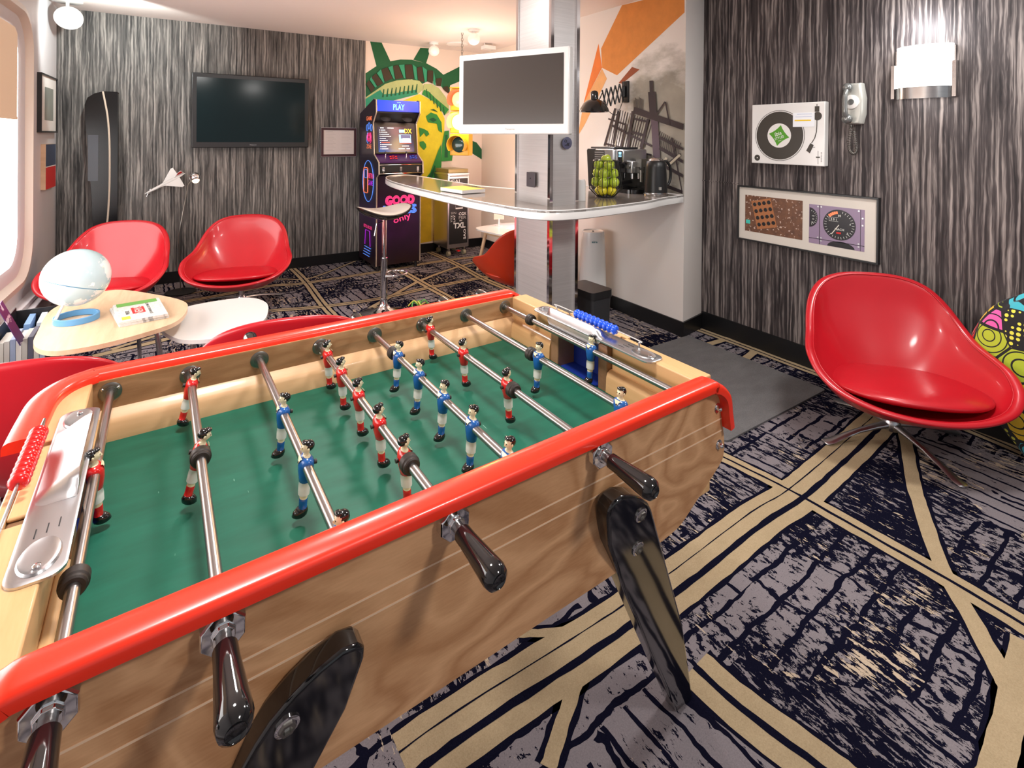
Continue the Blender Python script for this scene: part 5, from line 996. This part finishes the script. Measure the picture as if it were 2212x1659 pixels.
b=MB(); b.text('ibis',(cxr-.006,fy-.0021,czr+.012),.026,0,rot=(R(90),R(-18),0)).text('STYLES',(cxr+.002,fy-.0021,czr-.014),.016,0,rot=(R(90),R(-18),0),width=.062).text('hotel',(cxr+.006,fy-.0021,czr-.032),.007,0,rot=(R(90),R(-18),0)); b.build('logo_lettering','shorts_white',rec,fix=False)
b=MB(); disc(b,.192,.108,.026,fy-.0006); b.box((.176,fy-.0008,.135),(.203,fy-.0002,.168)).box((.187,fy-.0009,.165),(.191,fy-.0002,.182))
b.tube([(.190,fy-.001,.085),(.190,fy-.001,.05),(.188,fy-.001,.015),(.178,fy-.001,-.025),(.160,fy-.001,-.055)],.0024,5)
b.prism([(.128,-.102),(.150,-.118),(.172,-.068),(.152,-.056)],fy-.0012,fy-.0002,'y').box((.160,fy-.001,-.082),(.180,fy-.0002,-.079)); b.build('tone_arm',tk,e,fix=False)
b=MB(); b.box((.197,fy-.0008,-.182),(.199,fy-.0002,-.102)).box((.186,fy-.001,-.145),(.209,fy-.0002,-.137))
for k in range(9): b.box((.214,fy-.0008,-.168+.0068*k),(.222,fy-.0002,-.166+.0068*k))
b.build('pitch_slider',tk,e,fix=False)
b=MB(); disc(b,-.193,-.158,.020,fy-.0006); b.build('adaptor',tk,e,fix=False); b=MB(); disc(b,-.193,-.158,.004,fy-.0010); b.build('adaptor_pin','white_matte',e,fix=False)
pn=empty('paper_note',(XR-.0472,1.728,1.535),R(-90),'small white paper note with a yellow line stuck on the turntable picture','note')
MB().box((-.066,-.0008,-.044),(.066,0,.044)).build('note_sheet',mat('note_white',(.85,.88,.92),.6).name,pn); MB().box((-.055,-.0014,-.008),(.045,-.0008,.000)).build('yellow_line','ink_yellow',pn); MB().box((-.04,-.0014,.033),(.05,-.0008,.036)).box((-.05,-.0014,.018),(.05,-.0008,.020)).build('blue_print',mat('blue_grey_ink',(.45,.5,.7),.6).name,pn)
# framed aircraft photos
e,y=frame('framed_cockpit_photos','long black frame with a cream mount holding two aircraft instrument photos','framed picture',(XR-.001,1.755,.906),(0,0,R(-90)),.865,.372,.010,'black_satin',.03,inner=mat('mount_cream',(.70,.65,.58),.6).name)
pm=mat('cockpit_photo',(.1,.06,.05),.4); t=NT(pm); v=t.coord(); X,Y,Z=t.xyz(v)
g=t.mix(t.noise(v,26,4,.7),(.02,.012,.018),(.30,.13,.06)); t.col(t.mix(t.mth('GREATER_THAN',t.noise(v,60,2),.64),g,(.65,.5,.42)))
p1=MB().box((-.378,y-.001,-.121),(.012-.0,y,.124)).build('photo','cockpit_photo',e)
b=MB(); T=Matrix.Translation((-.26,y-.002,.0))@Matrix.Rotation(R(-14),4,'Y')
b=MB(T); b.box((-.05,0,-.09),(.09,.001,.10),2); 
for i in range(4):
    for k in range(4): b.lathe([(.013,0),(.011,.002),(.0005,.002)],12,1,T=Matrix.Translation((-.03+.034*k,-.0005,.075-.045*i))@F_)
b.build('knobs_panel',['ink_red','black_satin',mat('panel_copper',(.42,.16,.06),.5).name],p1,fix=False); MB().box((-.37,y-.002,-.07),(-.34,y-.001,-.045)).build('cyan_tag',mat('cyan_tag',(.05,.6,.5),.5).name,p1)
lil=mat('lilac_metal',(.30,.22,.33),.4).name
p2=MB().box((.052,y-.001,-.128),(.360,y,.110)).build('photo',lil,e)
bk=mat('gauge_black',(.012,.010,.014),.3).name; mw='shorts_white'
b=MB(); gx_,gz_=.225,.005; disc(b,gx_,gz_,.090,y-.0020,0,40); 
# second gauges cut by the photo edge
b.add([(.0535+max(0,.050*math.cos(a)),y-.0018,.03+.06*math.sin(a)) for a in [R(-88)+R(176)*k/16 for k in range(17)]],[tuple(range(17))],0)
b.add([(.235+.075*math.cos(a),y-.0018,-.127+.035*math.sin(a)) for a in [PI*k/14 for k in range(15)]],[tuple(range(15))],0)
b.box((.052,y-.0018,-.098),(.360,y-.0012,-.095),0).box((.113,y-.0018,-.128),(.116,y-.0012,.110),0).box((.338,y-.0018,-.128),(.340,y-.0012,.110),0); dl=b.build('dial',bk,p2,fix=False)
b=MB()
for k in range(26):
    a=R(75)-2*PI*k/30; c_,s_=math.cos(a),math.sin(a); T=Matrix.Translation((gx_,y-.0028,gz_))@Matrix.Rotation(-a,4,'Y'); b.box((.070,0,-.0010),(.083,.0004,.0010),0,T)
for k in range(10):
    a=R(-70)+R(140)*k/9; T=Matrix.Translation((.0535,y-.0028,.03))@Matrix.Rotation(-a,4,'Y'); b.box((.040,0,-.0010),(.048,.0004,.0010),0,T)
b.text('2 0 1',(gx_-.030,y-.0030,gz_+.030),.013,0,rot=(R(90),0,0)).text('05',(gx_+.003,y-.0030,gz_+.055),.013,0,rot=(R(90),0,0)).text('.5',(gx_+.045,y-.003,gz_-.045),.013,0,rot=(R(90),0,0)).text('.6',(gx_+.060,y-.003,gz_+.012),.011,0,rot=(R(90),0,0)).text('MACH',(gx_+.003,y-.0030,gz_-.026),.013,0,rot=(R(90),0,0)).text('100',(.078,y-.003,.04),.008,0,rot=(R(90),0,0)).text('90',(.078,y-.003,.02),.008,0,rot=(R(90),0,0)).text('80',(.073,y-.003,.0),.008,0,rot=(R(90),0,0))
b.box((gx_-.056,y-.0028,gz_+.018),(gx_-.004,y-.0024,gz_+.0195)).box((gx_-.056,y-.0028,gz_+.041),(gx_-.004,y-.0024,gz_+.0425)).box((gx_-.056,y-.0028,gz_+.018),(gx_-.0545,y-.0024,gz_+.042))
T=Matrix.Translation((gx_,y-.0032,gz_))@Matrix.Rotation(R(125),4,'Y'); b.box((0,0,-.0025),(.072,.0004,.0025),1,T); b.box((gx_-.014,y-.0034,gz_-.052),(gx_+.012,y-.003,gz_-.042),2)
for k in range(5): a=R(100+9*k); T=Matrix.Translation((gx_,y-.0028,gz_))@Matrix.Rotation(-a,4,'Y'); b.box((.064,0,-.005),(.080,.0004,.005),3,T)
b.build('dial_marks',[mw,'mount_cream','ink_red','neon_orange'],dl,fix=False)
b=MB()
for sx,sz in ((.124,.100),(.330,.100),(.124,-.088),(.330,-.088),(.105,.100),(.105,-.088),(.350,.06),(.350,.02),(.124,-.105),(.330,-.105)): disc(b,sx,sz,.005,y-.0022,0,12)
b.build('rivet','aluminium',p2,fix=False)
# wall telephone
e=right('wall_telephone',1.455,1.62,'silver-grey rotary wall telephone with a coiled black cord','telephone')
mat('phone_grey',(.20,.205,.20),.25,.5); mat('phone_light',(.50,.50,.46),.3,.3)
body=[(-.045,-.118),(.045,-.118),(.058,-.06),(.060,.03),(.045,.118),(-.045,.118),(-.060,.03),(-.058,-.06)]
MB().rings([[(x,0,z) for x,z in body],[(x*1.0,-.035,z) for x,z in body],[(x*.8,-.05,z*.95) for x,z in body]]).build('body','phone_light',e,bevel=.005)
MB(Matrix.Translation((0,-.05,.01))@F_).lathe([(.040,0),(.040,.006),(.036,.008),(.001,.008)],32).build('dial','white_matte',e)
MB(Matrix.Translation((0,-.058,.01))@F_).lathe([(.016,0),(.016,.004),(.001,.004)],20).build('dial_centre','phone_grey',e)
h=MB(); h.tube(spline([(-.012,-.080,.085),(-.012,-.098,.05),(-.012,-.100,0),(-.012,-.098,-.05),(-.012,-.080,-.085)],4),[.014,.014,.0135,.013,.013,.012,.012,.012,.012,.012,.012,.013,.013,.0135,.014,.014,.014],12).sph((-.012,-.075,.092),(.026,.024,.026),18,12).sph((-.012,-.075,-.088),(.028,.024,.028),18,12); h.build('handset','phone_grey',e,smooth=70)
L=spline([(-.01,-.035,-.118),(-.012,-.03,-.16),(-.022,-.03,-.23),(-.015,-.03,-.27),(.005,-.03,-.285),(.018,-.03,-.26),(.012,-.03,-.21),(.004,-.03,-.155)],30)
pts=[]; 
for i,p in enumerate(L):
    d=Vector(L[min(i+1,len(L)-1)])-Vector(L[max(i-1,0)]); d.normalize(); a=Vector((0,1,0)); c_=d.cross(a).normalized(); ph=i*1.15
    pts.append(tuple(Vector(p)+(a*math.cos(ph)+c_*math.sin(ph))*.010))
MB().tube(pts,.0016,5).build('coiled_cord','dark_steel',e,smooth=180)
# wall sconce
e=right('wall_light',1.128,1.775,'half-round white glass wall light with a brushed steel band','wall light')
def half(r,z0,z1,d=1.0,n=24,ri=None):
    a=[( r*math.cos(PI*k/n),-.0-.72*r*math.sin(PI*k/n)) for k in range(n+1)]
    return a
b=MB(); o_=half(.122,0,0); i_=[(x*.97,y*.96) for x,y in o_]
b.rings([[(x,y,z) for x,y in o_+i_[::-1]] for z in (-.085,.130)]); b.build('glass_shade',mat('glowing_glass',(1,1,1),.4,emit=(1,.99,.95),es=7).name,e)
o2=half(.128,0,0); i2=[(x*.96,y*.95) for x,y in o2]
b=MB(); b.rings([[(x,y,z) for x,y in o2+i2[::-1]] for z in (-.145,-.085)]); b.build('steel_band','steel',e)
b=MB(); b.box((-.140,-.035,-.14),(-.124,0,.04)).box((.124,-.035,-.14),(.140,0,.04)).box((-.13,-.006,-.14),(.13,0,.12)); b.build('bracket','steel',e)
lamp('POINT','wall_light_up',(XR-.10,1.128,2.0),6.5,(.93,.97,1),.05); lamp('POINT','wall_light_down',(XR-.08,1.128,1.60),.6,(1,.97,.93),.05)
# bean bag
bm_=mat('pop_fabric',(.5,.1,.1),.8,sheen=.2); t=NT(bm_); v=t.coord()
vo=t.n('ShaderNodeTexVoronoi',feature='F1'); t.l(v,vo.inputs['Vector']); vo.inputs['Scale'].default_value=7; vo.inputs['Randomness'].default_value=.8
X,Y,Z=t.xyz(vo.outputs['Color'])
cr=t.ramp(X,[(0,(.75,.02,.02)),(.2,(.05,.45,.55)),(.38,(.85,.55,.02)),(.52,(.75,.12,.42)),(.66,(.45,.55,.03)),(.82,(.006,.006,.008)),(.92,(.05,.45,.55))],'CONSTANT')
ring_=t.mth('LESS_THAN',t.mth('FRACT',t.mth('MULTIPLY',vo.outputs['Distance'],6)),.2)
v2=t.n('ShaderNodeTexVoronoi',feature='DISTANCE_TO_EDGE'); t.l(v,v2.inputs['Vector']); v2.inputs['Scale'].default_value=7; v2.inputs['Randomness'].default_value=.8
ed_=t.mth('LESS_THAN',v2.outputs['Distance'],.035)
v3=t.n('ShaderNodeTexVoronoi',feature='F1'); t.l(v,v3.inputs['Vector']); v3.inputs['Scale'].default_value=44; v3.inputs['Randomness'].default_value=.1
dots=t.mth('MULTIPLY',t.mth('LESS_THAN',v3.outputs['Distance'],.36),t.mth('MULTIPLY',t.mth('GREATER_THAN',X,.82),t.mth('LESS_THAN',X,.92)))
c_=t.mix(t.mth('MAXIMUM',ring_,ed_),cr,(.006,.006,.008)); t.col(t.mix(dots,c_,(.75,.75,.08)))
e=empty('bean_bag',(3.14,.62,0),0,'multicoloured patterned bean bag behind the red armchair at the right edge','bean bag')
rs=[]
for i in range(19):
    f_=i/18; z=.003+.765*f_; rad=(.08+.92*math.sin(PI*min(1,f_*.62+.26))**1.0)*(1 if f_<.8 else math.sqrt(max(.02,1-((f_-.8)/.2)**2))); rad*=.105*(.35+.65*min(1,f_/.42))
    rs.append([(rad*(.92+.035*math.sin(3*t_+f_*5))*math.cos(t_),(2.9+.15*math.sin(2*t_))*rad*math.sin(t_),z+.012*math.sin(5*t_+9*f_)) if z>.05 else (rad*.9*math.cos(t_),rad*2.7*math.sin(t_),z) for t_ in [2*PI*k/36 for k in range(36)]])
MB().rings(rs).build('bag','pop_fabric',e,sub=1,smooth=180)
MB().tube([(0,-.02,.74),(-.01,-.05,.80),(0,-.09,.84)],.010,6).build('strap','black_satin',e); MB().sph((0,-.10,.865),.036,20,14).build('white_toggle','white_gloss',e,smooth=180)
# tangle by the stool base
e=empty('tape_tangle',(1.63,4.0,0),0,'small tangle of yellow-green tape by the foot of the bar stool','tape')
b=MB()
for k in range(6):
    a=k*1.05; b.tube(spline([(0,0,.006),(.05*math.cos(a),.05*math.sin(a),.03+.008*k),(.09*math.cos(a+.5),.09*math.sin(a+.5),.008)],4),.005,6,mi=k%2)
b.build('tape_loops',[mat('tape_yellow',(.7,.6,.1),.5).name,mat('tape_green',(.15,.5,.1),.5).name],e)
